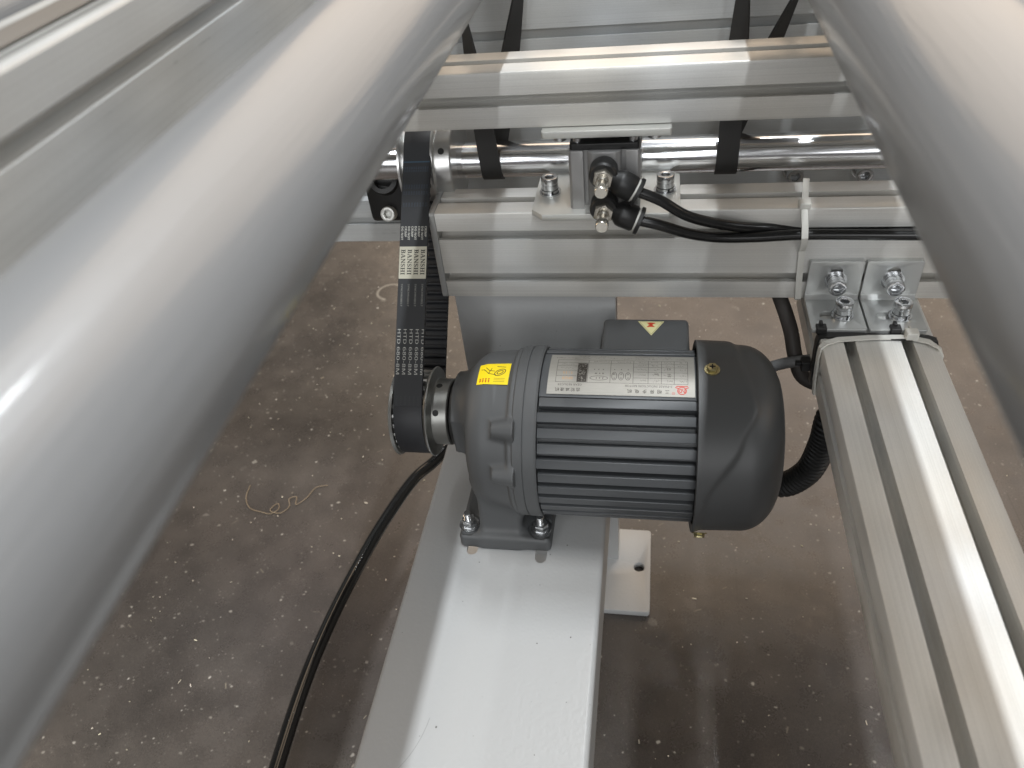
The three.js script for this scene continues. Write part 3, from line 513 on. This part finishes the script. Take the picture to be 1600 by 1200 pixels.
// ------------------------------------------------------------------ gear motor
{
  const [my, mz] = MO, t = thing('gear_motor', 'dark grey three phase gear motor with a nameplate, bolted on the white channel', 'gear motor', [-0.03, -0.53, mz]);
  const P = (x, r, deg) => { const a = THREE.MathUtils.degToRad(deg); return V(x, my + Math.sin(a) * r, mz + Math.cos(a) * r); };
  // cast gear case: rounded drum, pedestal, foot
  const box = (x, y, z, hx, hy, hz, r) => { const a = Math.abs(x) - hx + r, b = Math.abs(y) - hy + r, c = Math.abs(z) - hz + r; return len(Math.max(a, 0), Math.max(b, 0), Math.max(c, 0)) + Math.min(Math.max(a, b, c), 0) - r; };
  const cone = (x, y, z, x0, x1, cy, cz, r0, r1) => { const q = Math.min(1, Math.max(0, (x - x0) / (x1 - x0))), d = len(y - cy, z - cz) - (r0 + (r1 - r0) * q); return Math.max(d, x0 - x, x - x1); };
  const drum = (x, y, z) => { // tapered drum along x with a domed nose
    const k = Math.min(1, Math.max(0, (-0.100 - x) / 0.028)), R = len(y - my - 0.004 * k, z - mz), sh = Math.min(1, Math.max(0, (x + 0.1032) / 0.0018)), rr = 0.0650 - 0.0050 * k + 0.0022 * sh * sh * (3 - 2 * sh);
    const a = R - rr + 0.016, b = -0.1375 - x + 0.016; let d = len(Math.max(a, 0), Math.max(b, 0)) + Math.min(Math.max(a, b), 0) - 0.016; return Math.max(d, x + 0.0975);
  };
  const bosses = [[76, 0.0585], [44, 0.0655], [13, 0.0655], [108, 0.0585]].map(([deg, r]) => P(0, r, deg));
  const sdf = (x, y, z) => {
    let d = drum(x, y, z);
    const fy = y - (-0.53);
    const half = 0.041 + 0.009 * Math.max(0, 1 - fy / 0.05);
    d = smin(d, box(x + 0.1195, y + 0.490, z - mz, 0.0185, 0.042, half, 0.005), 0.014);
    let foot = box(x + 0.1160, y + 0.5222, z - mz, 0.0390, 0.0080, 0.0530, 0.004);
    d = smin(d, foot, 0.008);
    for (const b of bosses.slice(1, 3)) d = smin(d, cone(x, y, z, -0.1135, -0.096, b.y, b.z, 0.0054, 0.0088), 0.0045);
    d = smin(d, Math.max(len(y - OUT[0], z - OUT[1]) - 0.033 - 0.3 * Math.max(0, x + 0.147), -0.1505 - x, x + 0.12), 0.008);
    for (const sx of [-0.1480, -0.0862]) for (const sz of [0.0395, -0.0395]) d = Math.max(d, Math.min(0.0108 - len(x - sx, z - mz - sz), y + 0.5158));
    return d;
  };
  part('gear_case', nets(sdf, [-0.162, -0.536, mz - 0.075], [-0.074, my + 0.078, mz + 0.075], 0.00145), M.motor, t);
  part('flange_ring', lathe([[0.05, -0.0985], [0.0672, -0.0985], [0.0684, -0.0973], [0.0686, -0.0905], [0.0679, -0.0902], [0.0679, -0.0898], [0.0688, -0.0895], [0.0688, -0.0815], [0.0680, -0.0800], [0.05, -0.0800]], [0, my, mz], [1, 0, 0], 96, 0.4), M.motor, t);
  part('shaft_seal', lathe([[0.0275, -0.1500], [0.0270, -0.1530], [0.018, -0.1535], [0.011, -0.154]], [0, OUT[0], OUT[1]], [1, 0, 0], 40), M.plastic, t);
  // finned stator
  part('stator_core', lathe([[0, -0.0806], [0.0596, -0.0806], [0.0596, 0.036], [0, 0.036]], [0, my, mz], [1, 0, 0], 72), M.motorFin, t);
  const NF = 36, finShape = poly([[-0.0041, 0.057], [0.0041, 0.057], [0.0036, 0.0665], [0.0033, 0.0669], [-0.0033, 0.0669], [-0.0036, 0.0665]]);
  const fin0 = extrude(finShape, 0.1135, 0.0003).rotateY(Math.PI / 2);
  for (let k = 0; k < NF; k++) {
    const deg = k / NF * 360 + 3; if (deg > 70 && deg < 104) continue;
    const a = THREE.MathUtils.degToRad(deg), g = fin0.clone();
    g.applyMatrix4(new THREE.Matrix4().makeRotationX(Math.PI / 2 - a)).translate(-0.0795 + 0.0006 * Math.sin(k * 2.3), my, mz); part('fin', g, M.motorFin, t);
  }
  // nameplate pad and plate
  const arc = (x0, x1, r, d0, d1, n = 24) => { const pos = [], uv = [], idx = []; for (let i = 0; i <= n; i++) for (let j = 0; j < 2; j++) { const p = P(j ? x1 : x0, r, d0 + (d1 - d0) * i / n); pos.push(p.x, p.y, p.z); uv.push(1 - j, 1 - i / n); } for (let i = 0; i < n; i++) { const a = i * 2; idx.push(a, a + 1, a + 2, a + 1, a + 3, a + 2); } const g = new THREE.BufferGeometry(); g.setAttribute('position', new THREE.Float32BufferAttribute(pos, 3)); g.setAttribute('uv', new THREE.Float32BufferAttribute(uv, 2)); g.setIndex(idx); g.computeVertexNormals(); return g; };
  const sector = (r0, r1, d0, d1) => { const s = [], D = (d) => THREE.MathUtils.degToRad(d); for (let k = 0; k <= 16; k++) { const a = D(d0 + (d1 - d0) * k / 16); s.push([-(mz + Math.cos(a) * r1), my + Math.sin(a) * r1]); } for (let k = 16; k >= 0; k--) { const a = D(d0 + (d1 - d0) * k / 16); s.push([-(mz + Math.cos(a) * r0), my + Math.sin(a) * r0]); } return poly(s.reverse()); };
  part('plate_pad', extX(sector(0.056, 0.0664, 66.8, 108.0), -0.0795, 0.035, 0.0003), M.motorFin, t);
  const plateTex = canvas(1280, 520, (c, w, h) => {
    c.fillStyle = '#918e87'; c.fillRect(0, 0, w, h);
    for (let i = 0; i < 2600; i++) { c.fillStyle = `rgba(${rnd() < 0.5 ? '255,250,235' : '90,80,66'},.05)`; c.fillRect(rnd() * w, rnd() * h, 30 + rnd() * 120, 1.5); }
    const ink = '#3a352f', S = (pts, x, y, s, col = ink, lw = 4) => { c.strokeStyle = col; c.lineWidth = lw; for (const l of pts) { c.beginPath(); l.forEach(([u, v], i) => (i ? c.lineTo(x + u * s, y + v * s) : c.moveTo(x + u * s, y + v * s))); c.stroke(); } };
    // characters as strokes in a unit square
    const G = {
      san: [[[.15, .15], [.85, .15]], [[.22, .5], [.78, .5]], [[.05, .9], [.95, .9]]],
      xiang: [[[.02, .3], [.45, .3]], [[.24, .05], [.24, .98]], [[.24, .35], [.04, .75]], [[.26, .4], [.44, .6]], [[.55, .1], [.92, .1], [.92, .95], [.55, .95], [.55, .1]], [[.55, .38], [.92, .38]], [[.55, .66], [.92, .66]]],
      yi: [[[.2, .08], [.75, .08], [.75, .3], [.2, .3]], [[.2, .08], [.2, .5], [.85, .5], [.85, .38]], [[.05, .68], [.95, .68]], [[.35, .55], [.35, .75], [.18, .98]], [[.68, .55], [.68, .98]]],
      bu: [[[.5, .02], [.5, .4]], [[.5, .18], [.8, .18]], [[.28, .15], [.28, .4]], [[.05, .4], [.95, .4]], [[.5, .45], [.5, .75]], [[.3, .52], [.15, .72]], [[.85, .5], [.5, .85], [.1, .98]]],
      dian: [[[.18, .15], [.82, .15], [.82, .68], [.18, .68], [.18, .15]], [[.18, .42], [.82, .42]], [[.5, .02], [.5, .9], [.95, .9], [.95, .75]]],
      ji: [[[.02, .3], [.42, .3]], [[.22, .05], [.22, .98]], [[.22, .35], [.04, .75]], [[.24, .4], [.4, .58]], [[.55, .1], [.55, .6], [.42, .95]], [[.55, .1], [.82, .1], [.82, .9], [.98, .9], [.98, .75]]],
      chi: [[[.05, .35], [.95, .35]], [[.5, .05], [.5, .35]], [[.55, .18], [.8, .18]], [[.28, .12], [.28, .35]], [[.15, .45], [.15, .95], [.85, .95], [.85, .45]], [[.5, .45], [.3, .8]], [[.5, .5], [.7, .8]]],
      lun: [[[.02, .2], [.45, .2]], [[.22, .05], [.1, .5], [.45, .5]], [[.28, .35], [.28, .98]], [[.02, .75], [.48, .68]], [[.72, .05], [.5, .4]], [[.72, .05], [.98, .4]], [[.6, .45], [.6, .92], [.95, .92], [.95, .8]], [[.9, .5], [.6, .68]]],
      jian: [[[.05, .2], [.18, .32]], [[.03, .9], [.2, .55]], [[.3, .25], [.95, .25]], [[.3, .25], [.3, .6], [.22, .95]], [[.4, .42], [.62, .42]], [[.4, .55], [.6, .55], [.6, .8], [.4, .8], [.4, .55]], [[.7, .05], [.75, .6], [.97, .95]], [[.9, .5], [.62, .95]]],
      su: [[[.06, .1], [.16, .22]], [[.04, .4], [.18, .4], [.18, .75], [.04, .92]], [[.15, .85], [.97, .95]], [[.3, .2], [.95, .2]], [[.62, .05], [.62, .85]], [[.38, .32], [.88, .32], [.88, .52], [.38, .52], [.38, .32]], [[.6, .55], [.35, .78]], [[.65, .55], [.9, .78]]],
    };
    ['san', 'xiang', 'yi', 'bu', 'dian', 'ji'].forEach((k, i) => S(G[k], 215 + i * 64, 26, 40));
    ['chi', 'lun', 'jian', 'su', 'ji'].forEach((k, i) => S(G[k], 985 + i * 46, 28, 38, ink, 3.5));
    c.fillStyle = ink; c.font = '31px sans-serif'; c.fillText('3-PHASE INDUCTION MOTOR', 190, 112); c.fillText('GEAR REDUCER', 975, 112);
    // red emblem: winged ring with bars
    c.strokeStyle = '#9c2f24'; c.lineWidth = 9; c.beginPath(); c.arc(110, 62, 36, 0, 7); c.stroke(); c.beginPath(); c.moveTo(52, 96); c.lineTo(78, 86); c.moveTo(168, 96); c.lineTo(142, 86); c.moveTo(60, 108); c.lineTo(160, 108); c.stroke();
    c.lineWidth = 7; c.beginPath(); c.moveTo(86, 82); c.lineTo(86, 42); c.lineTo(104, 62); c.lineTo(104, 84); c.moveTo(116, 42); c.lineTo(116, 82); c.arc(116, 62, 19, Math.PI / 2, -Math.PI / 2, true); c.stroke();
    c.strokeStyle = '#9c2f24'; c.lineWidth = 3; c.beginPath(); c.arc(182, 34, 11, 0, 7); c.stroke(); c.font = '15px sans-serif'; c.fillStyle = '#9c2f24'; c.fillText('R', 177, 40);
    // table
    c.strokeStyle = ink; c.lineWidth = 3; c.strokeRect(60, 128, 1150, 300);
    for (const x of [175, 285, 400, 530, 730, 930]) { c.beginPath(); c.moveTo(x, 128); c.lineTo(x, 428); c.stroke(); }
    for (const [x0, x1, ys] of [[60, 530, [190, 262, 330, 380]], [530, 1210, [380]], [1030, 1210, [200, 268, 330]]]) for (const y of ys) { c.beginPath(); c.moveTo(x0, y); c.lineTo(x1, y); c.stroke(); }
    const scrib = (x, y, n, s) => { for (let i = 0; i < n; i++) for (let k = 0; k < 3; k++) { c.strokeStyle = 'rgba(58,53,47,.8)'; c.lineWidth = 2; c.beginPath(); const a = x + i * s * 1.15 + rnd() * s, b = y + rnd() * s; c.moveTo(a, b); c.lineTo(a + (rnd() < 0.5 ? s * 0.7 : 0), b + (rnd() < 0.5 ? s * 0.7 : 0) + 1); c.stroke(); } };
    for (const x of [72, 188, 300, 412]) for (const y of [148, 212, 284, 340, 392]) scrib(x, y, 3 + Math.floor(rnd() * 2), 16);
    c.fillStyle = ink; c.font = 'bold 25px sans-serif'; c.fillText('Hz', 205, 250); c.fillText('50', 205, 226); c.fillText('0.2', 205, 320); c.fillText('kW', 310, 250);
    c.lineWidth = 4; [[565, 'Z', 'U'], [625, 'X', 'V'], [685, 'Y', 'W']].forEach(([x, a, b]) => { c.strokeStyle = ink; c.beginPath(); c.ellipse(x + 10, 208, 22, 46, 0, 0, 7); c.stroke(); c.fillText(a, x + 2, 192); c.fillText(b, x + 2, 240); c.beginPath(); c.arc(x + 10, 290, 5, 0, 7); c.fill(); });
    c.beginPath(); c.ellipse(830, 180, 78, 24, 0, 0, 7); c.stroke(); c.fillText('Z  X  Y', 788, 189); c.fillText('U  V  W', 786, 244); for (const x of [795, 835, 873]) { c.beginPath(); c.arc(x, 288, 5, 0, 7); c.fill(); }
    for (const x of [545, 745]) scrib(x, 392, 8, 16);
    c.fillStyle = '#37322c'; c.fillRect(936, 132, 88, 240); c.fillStyle = '#918e87'; for (let i = 0; i < 60; i++) c.fillRect(944 + rnd() * 70, 142 + rnd() * 220, 3 + rnd() * 14, 4);
    c.fillStyle = '#b98a52'; c.font = '40px monospace'; c.fillText('GH28', 1060, 186); c.fillText('1:15', 1060, 254); scrib(1060, 290, 6, 16); scrib(1060, 345, 6, 16);
    for (let x = 70; x < 1200; x += 120) scrib(x, 448, 4, 18); scrib(200, 486, 20, 14); scrib(760, 486, 16, 14);
  });
  part('nameplate', arc(-0.0740, 0.0325, 0.0670, 68.6, 105.5), std({ color: rgb(1), map: plateTex, metalness: 0.35, roughness: 0.42 }), t, 'silver nameplate printed upside down to the viewer');
  // fan cover: drum with a raised collar whose edge sweeps back, rounded end
  {
    const pos = [], idx = [], nu = 220, nv = 320;
    const prof = (u) => { // (x, r) along the cover
      if (u < 0.06) return [0.0345, 0.0700 + 0.0034 * (u / 0.06)];
      const q = (u - 0.06) / 0.94, L1 = 0.0345, R = 0.0285, arcL = R * Math.PI / 2 * 0.93, tot = L1 + arcL + 0.045, s = q * tot;
      if (s < L1) return [0.0345 + s, 0.0734 - 0.0012 * s / L1];
      if (s < L1 + arcL) { const a = (s - L1) / R; return [0.0345 + L1 + Math.sin(a) * R, 0.0722 - 0.036 + Math.cos(a) * 0.036]; }
      const a = arcL / R, e = (s - L1 - arcL) / 0.045; return [0.0345 + L1 + Math.sin(a) * R + e * 0.0012, (0.0722 - 0.036 + Math.cos(a) * 0.036) * (1 - e)];
    };
    for (let j = 0; j <= nv; j++) for (let i = 0; i <= nu; i++) {
      let [x, r] = prof(i / nu); const deg = j / nv * 360;
      const A = deg > 200 ? deg - 360 : deg, E = [[-60, 0.037], [-10, 0.0385], [8, 0.042], [40, 0.064], [60, 0.0755], [80, 0.0690], [105, 0.064], [150, 0.060]]; let edge = E[0][1]; for (let q = 1; q < E.length; q++) if (A >= E[q - 1][0]) { const f = Math.min(1, (A - E[q - 1][0]) / (E[q][0] - E[q - 1][0])); edge = E[q - 1][1] + (E[q][1] - E[q - 1][1]) * f * f * (3 - 2 * f) * 0.5 + (E[q][1] - E[q - 1][1]) * f * 0.5; }
      const k = 1 / (1 + Math.exp(-(edge - x) / 0.0012));
      if (r > 0.05) r += 0.0024 * k - 0.0006;
      const p = P(x, r, deg); pos.push(p.x, p.y, p.z);
    }
    for (let j = 0; j < nv; j++) for (let i = 0; i < nu; i++) { const a = j * (nu + 1) + i, b = a + nu + 1; idx.push(a, b, a + 1, b, b + 1, a + 1); }
    const g = new THREE.BufferGeometry(); g.setAttribute('position', new THREE.Float32BufferAttribute(pos, 3)); g.setIndex(idx);
    const c = part('fan_cover', [creased(g, 0.9), lathe([[0.0690, 0.0352], [0.0730, 0.0340], [0.0748, 0.0344]], [0, my, mz], [1, 0, 0], 96)], M.cover, t);
    const scr = (deg, x) => { const a = THREE.MathUtils.degToRad(deg), d = V(0, Math.sin(a), Math.cos(a)), at = P(x, 0.0747, deg).toArray();
      const hex = new THREE.Shape(); for (let k = 0; k < 6; k++) { const q = k / 6 * Math.PI * 2; k ? hex.lineTo(Math.cos(q) * 0.0040, Math.sin(q) * 0.0040) : hex.moveTo(0.0040, 0); } hex.closePath();
      const m = part('screw', aim(join(lathe([[0, 0], [0.0055, 0], [0.0055, 0.0009], [0, 0.0011]], [0, 0, 0], [0, 1, 0], 28), extrude(hex, 0.0028, 0.0003).rotateX(-Math.PI / 2).translate(0, 0.0009, 0)), at, d.toArray()), M.brass, c);
      return [m, at, d]; };
    const [, at, d] = scr(84, 0.0440);
    part('screw_slot', aim(join(new THREE.BoxGeometry(0.0042, 0.0006, 0.0010).translate(0, 0.0038, 0), new THREE.BoxGeometry(0.0010, 0.0006, 0.0042).translate(0, 0.0038, 0)), at, d.toArray()), M.dark, c);
    scr(-36, 0.0405);
  }
  // terminal box behind
  {
    const b = part('terminal_box', [rbox(-0.0385, 0.0308, -0.470, -0.385, -0.5215, -0.452, 0.004), rbox(-0.0400, 0.0322, -0.476, -0.402, -0.5100, -0.452, 0.003)], M.motor, t);
    const tri = canvas(256, 232, (c) => {
      c.fillStyle = '#2a2a26'; c.fillRect(0, 0, 256, 232); c.fillStyle = '#d9d3a0'; c.beginPath(); c.moveTo(128, 6); c.lineTo(250, 226); c.lineTo(6, 226); c.fill();
      c.strokeStyle = '#8f8a66'; c.lineWidth = 4; c.beginPath(); c.moveTo(128, 26); c.lineTo(232, 216); c.lineTo(24, 216); c.closePath(); c.stroke();
      c.fillStyle = '#c23a1e'; c.beginPath(); [[96, 200], [160, 176], [120, 168], [172, 132], [100, 148], [138, 162], [86, 196]].forEach(([x, y], i) => (i ? c.lineTo(x, y) : c.moveTo(x, y))); c.fill();
      c.beginPath(); [[88, 204], [170, 204], [140, 172], [170, 138], [92, 138], [118, 170]].forEach(([x, y], i) => (i ? c.lineTo(x, y) : c.moveTo(x, y))); c.fill();
    });
    const g = new THREE.BufferGeometry(); // apex towards the viewer
    g.setAttribute('position', new THREE.Float32BufferAttribute([0.0008, -0.3847, -0.4972, 0.0112, -0.3847, -0.5162, -0.0104, -0.3847, -0.5162], 3));
    g.setAttribute('uv', new THREE.Float32BufferAttribute([0.5, 0.98, 0.02, 0.03, 0.98, 0.03], 2)); g.computeVertexNormals();
    part('warning_sticker', g, std({ map: tri, roughness: 0.4 }), b, 'yellow triangle sticker with a red lightning bolt');
  }
  // yellow sticker on the gear case
  {
    const st = canvas(256, 200, (c, w, h) => {
      c.fillStyle = '#f2d616'; c.fillRect(0, 0, w, h); c.strokeStyle = '#22201a'; c.lineWidth = 6;
      c.beginPath(); c.ellipse(78, 108, 46, 26, -0.5, 0, 7); c.stroke(); c.beginPath(); c.ellipse(78, 108, 26, 13, -0.5, 0, 7); c.stroke();
      c.lineWidth = 5; c.beginPath(); c.moveTo(108, 84); c.lineTo(170, 96); c.lineTo(214, 140); c.lineTo(236, 142); c.moveTo(122, 120); c.lineTo(168, 126); c.lineTo(200, 158); c.moveTo(170, 96); c.lineTo(150, 148); c.moveTo(40, 160); c.lineTo(110, 168); c.stroke();
      c.strokeStyle = '#b2381c'; c.lineWidth = 5; for (let k = 0; k < 4; k++) { const x = 150 + k * 24; c.beginPath(); c.moveTo(x, 26); c.lineTo(x + 16, 26); c.moveTo(x + 8, 14); c.lineTo(x + 8, 48); c.moveTo(x, 48); c.lineTo(x + 16, 48); c.moveTo(x + 2, 36); c.lineTo(x + 14, 36); c.stroke(); }
      c.lineWidth = 3; c.strokeStyle = '#6b5f10'; for (let k = 0; k < 3; k++) { c.beginPath(); c.moveTo(30, 24 + k * 14); c.lineTo(120, 24 + k * 14); c.stroke(); }
    });
    const pos = [], uv = [], idx = []; for (let i = 0; i <= 8; i++) for (let j = 0; j <= 4; j++) { const x = -0.1285 + 0.0245 * j / 4, deg = 75 + 20 * i / 8, k = Math.min(1, Math.max(0, (-0.100 - x) / 0.028)), b = Math.max(0, -0.1215 - x), r = 0.0650 - 0.0050 * k + 0.0006 - (0.016 - Math.sqrt(Math.max(0, 0.016 ** 2 - b * b))), p = P(x, r, deg); p.y += 0.004 * k; pos.push(p.x, p.y, p.z); uv.push(1 - j / 4, 1 - i / 8); }
    for (let i = 0; i < 8; i++) for (let j = 0; j < 4; j++) { const a = i * 5 + j; idx.push(a, a + 1, a + 5, a + 1, a + 6, a + 5); }
    const g = new THREE.BufferGeometry(); g.setAttribute('position', new THREE.Float32BufferAttribute(pos, 3)); g.setAttribute('uv', new THREE.Float32BufferAttribute(uv, 2)); g.setIndex(idx); g.computeVertexNormals();
    part('lubrication_sticker', g, std({ map: st, roughness: 0.45 }), t, 'small yellow sticker with a drawn oiling hand');
  }
  // pulley on the motor shaft
  {
    const [oy, oz] = OUT, Q = (x, r, deg) => { const a = THREE.MathUtils.degToRad(deg); return [x, oy + Math.sin(a) * r, oz + Math.cos(a) * r]; };
    const p = part('pulley', lathe([[0.010, -0.2005], [0.0355, -0.2005], [0.0368, -0.1998], [0.0355, -0.1978], [0.0312, -0.1975], [0.0312, -0.1733], [0.0350, -0.1725], [0.0366, -0.1708], [0.0360, -0.1698], [0.030, -0.1690], [0.0276, -0.1685], [0.0270, -0.1680], [0.0270, -0.1565], [0.0260, -0.1555], [0.010, -0.1555]], [0.0008, oy, oz], [1, 0, 0], 72, 0.4), M.steel, t);
    const teeth = []; for (let k = 0; k < 26; k++) { const a = k / 26 * Math.PI * 2; teeth.push(rbox(-0.0016, 0.0016, -0.0015, 0.0015, -0.0122, 0.0122, 0.0006).rotateY(Math.PI / 2).applyMatrix4(new THREE.Matrix4().makeTranslation(0, 0.0318, 0)).applyMatrix4(new THREE.Matrix4().makeRotationX(a)).translate(-0.1847, oy, oz)); }
    part('pulley_teeth', teeth, M.machined, p);
    for (const deg of [40, 92]) { const a = THREE.MathUtils.degToRad(deg), d = [0, Math.sin(a), Math.cos(a)]; part('set_screw', aim(lathe([[0, 0.0004], [0.0024, 0.0004], [0.0026, 0], [0.003, 0]], [0, 0, 0], [0, 1, 0], 20), Q(-0.1637, 0.0268, deg), d), M.dark, p); }
    part('output_shaft', lathe([[0.011, -0.165], [0.011, -0.140]], [0, oy, oz], [1, 0, 0], 24), M.steel, t);
  }
  // studs, nuts and washers
  for (const x of [-0.1480, -0.0862]) for (const z of [0.0395, -0.0395]) {
    const at = [x, -0.5157, mz + z], hex = new THREE.Shape(); for (let k = 0; k < 6; k++) { const q = k / 6 * Math.PI * 2 + x * 50; k ? hex.lineTo(Math.cos(q) * 0.0064, Math.sin(q) * 0.0064) : hex.moveTo(Math.cos(q) * 0.0064, Math.sin(q) * 0.0064); } hex.closePath();
    const thread = []; for (let k = 0; k < 8; k++) thread.push([0.0036, k * 0.0010], [0.0031, k * 0.0010 + 0.0005]); thread.push([0.0028, 0.0086], [0, 0.0086]);
    const s = part('stud', lathe(thread, [at[0], at[1] + 0.0075, at[2]], [0, 1, 0], 20, 0.3), M.bolt, t);
    part('nut', extrude(hex, 0.0062, 0.0006).rotateX(-Math.PI / 2).translate(at[0], at[1] + 0.0022, at[2]), M.bolt, s);
    part('washer', lathe([[0.003, 0], [0.0086, 0], [0.0086, 0.0014], [0.0068, 0.0016], [0.0068, 0.0024], [0.003, 0.0024]], at, [0, 1, 0], 28), M.bolt, s);
  }
}

// ------------------------------------------------------------------ cables
single('black_cable', 'thick glossy black cable curving across the floor side of the white channel', 'cable', [-0.26, -0.6, -0.4], tube([[-0.165, -0.565, -0.585], [-0.2030, -0.585, -0.575], [-0.2270, -0.60, -0.5480], [-0.2428, -0.60, -0.5225], [-0.2608, -0.600, -0.4622], [-0.2712, -0.600, -0.4071], [-0.2790, -0.600, -0.3472], [-0.2811, -0.598, -0.2900], [-0.277, -0.595, -0.2150], [-0.265, -0.59, -0.10]], 0.0062, 120, 18), M.gloss);
{ // corrugated conduit
  const pts = [[0.060, -0.505, -0.500], [0.090, -0.522, -0.485], [0.1140, -0.530, -0.474], [0.1325, -0.505, -0.466], [0.1400, -0.470, -0.466], [0.1420, -0.440, -0.468], [0.150, -0.425, -0.475]];
  const curve = new THREE.CatmullRomCurve3(pts.map((p) => V(...p)), false, 'centripetal'), n = 46, L = curve.getLength(), fr = curve.computeFrenetFrames(n * 4), pos = [], idx = [], seg = 20;
  for (let i = 0; i <= n * 4; i++) { const p = curve.getPointAt(i / (n * 4)), r = i % 4 < 2 ? 0.0112 : 0.0097; for (let k = 0; k < seg; k++) { const a = k / seg * Math.PI * 2, v = p.clone().addScaledVector(fr.normals[i], Math.cos(a) * r).addScaledVector(fr.binormals[i], Math.sin(a) * r); pos.push(v.x, v.y, v.z); } }
  for (let i = 0; i < n * 4; i++) for (let k = 0; k < seg; k++) { const a = i * seg + k, b = i * seg + (k + 1) % seg; idx.push(a, b, a + seg, b, b + seg, a + seg); }
  const g = new THREE.BufferGeometry(); g.setAttribute('position', new THREE.Float32BufferAttribute(pos, 3)); g.setIndex(idx);
  single('corrugated_conduit', 'black corrugated conduit bending from behind the fan cover to the wide beam', 'conduit', [0.13, -0.49, -0.47], creased(g, 0.4), M.conduit);
}
single('gray_cable', 'short grey cable between the fan cover top and the wide beam', 'cable', [0.11, -0.41, -0.5], tube([[0.045, -0.432, -0.512], [0.075, -0.426, -0.506], [0.0945, -0.4190, -0.501], [0.1080, -0.4130, -0.500], [0.128, -0.4075, -0.4985]], 0.0046, 50), M.grayCable);
single('dark_sleeve', 'dark brown cable sleeve hanging under the lower cross beam beside the white tie', 'cable sleeve', [0.11, -0.38, -0.52], [tube([[0.070, -0.335, -0.62], [0.0900, -0.3600, -0.580], [0.1040, -0.3800, -0.545], [0.1120, -0.3960, -0.520], [0.1160, -0.4120, -0.508], [0.1235, -0.4280, -0.501], [0.1450, -0.4380, -0.499]], 0.0060, 60)], M.brownCable);
single('black_clip', 'small black cable clip on the left flank of the wide beam', 'cable clip', [0.123, -0.404, -0.49], [rbox(0.1175, 0.1246, -0.411, -0.402, -0.496, -0.487, 0.001), rbox(0.1135, 0.118, -0.408, -0.4045, -0.4935, -0.490, 0.0006)], M.plastic);

// ------------------------------------------------------------------ litter on the floor
single('fibre_strand', 'curled light brown fibre strand lying on the bare floor at the left', 'fibre', [-0.48, -0.7585, -0.61], tube([[-0.536, -0.7585, -0.633], [-0.533, -0.7585, -0.612], [-0.520, -0.7585, -0.594], [-0.500, -0.7583, -0.588], [-0.487, -0.7580, -0.586], [-0.478, -0.757, -0.594], [-0.484, -0.7585, -0.604], [-0.490, -0.7585, -0.592], [-0.474, -0.7580, -0.588], [-0.466, -0.7585, -0.600], [-0.470, -0.757, -0.612], [-0.462, -0.7585, -0.617], [-0.458, -0.7585, -0.604], [-0.448, -0.7585, -0.615], [-0.440, -0.7585, -0.635], [-0.425, -0.7585, -0.640]], 0.0005, 220, 6), M.straw);
{
  const g = new THREE.BoxGeometry(1, 1, 1), N0 = 900, im = new THREE.InstancedMesh(g, std({ color: rgb(0.56, 0.52, 0.45), roughness: 0.7 }), N0), m = new THREE.Matrix4(), q = new THREE.Quaternion(), c = new THREE.Color();
  for (let i = 0; i < N0; i++) {
    const x = -1.0 + rnd() * 1.7, z = -1.5 + rnd() * 1.4; q.setFromEuler(new THREE.Euler((rnd() - 0.5) * 0.3, rnd() * 6.3, (rnd() - 0.5) * 0.3));
    const l = 0.0008 + rnd() * rnd() * rnd() * 0.007; m.compose(V(x, 0.0007, z), q, V(l, 0.0006, 0.0005 + rnd() * 0.0011)); im.setMatrixAt(i, m);
    const k = 0.5 + rnd() * 0.9; im.setColorAt(i, c.setRGB(k, k * (0.94 + rnd() * 0.06), k * (0.82 + rnd() * 0.15)));
  }
  im.name = 'wood_shavings'; im.castShadow = im.receiveShadow = true; im.userData = { kind: 'stuff', label: 'tiny pale shavings and chips scattered over the floor', category: 'shavings' };
  scene.add(im);
}

renderer.render(scene, camera);
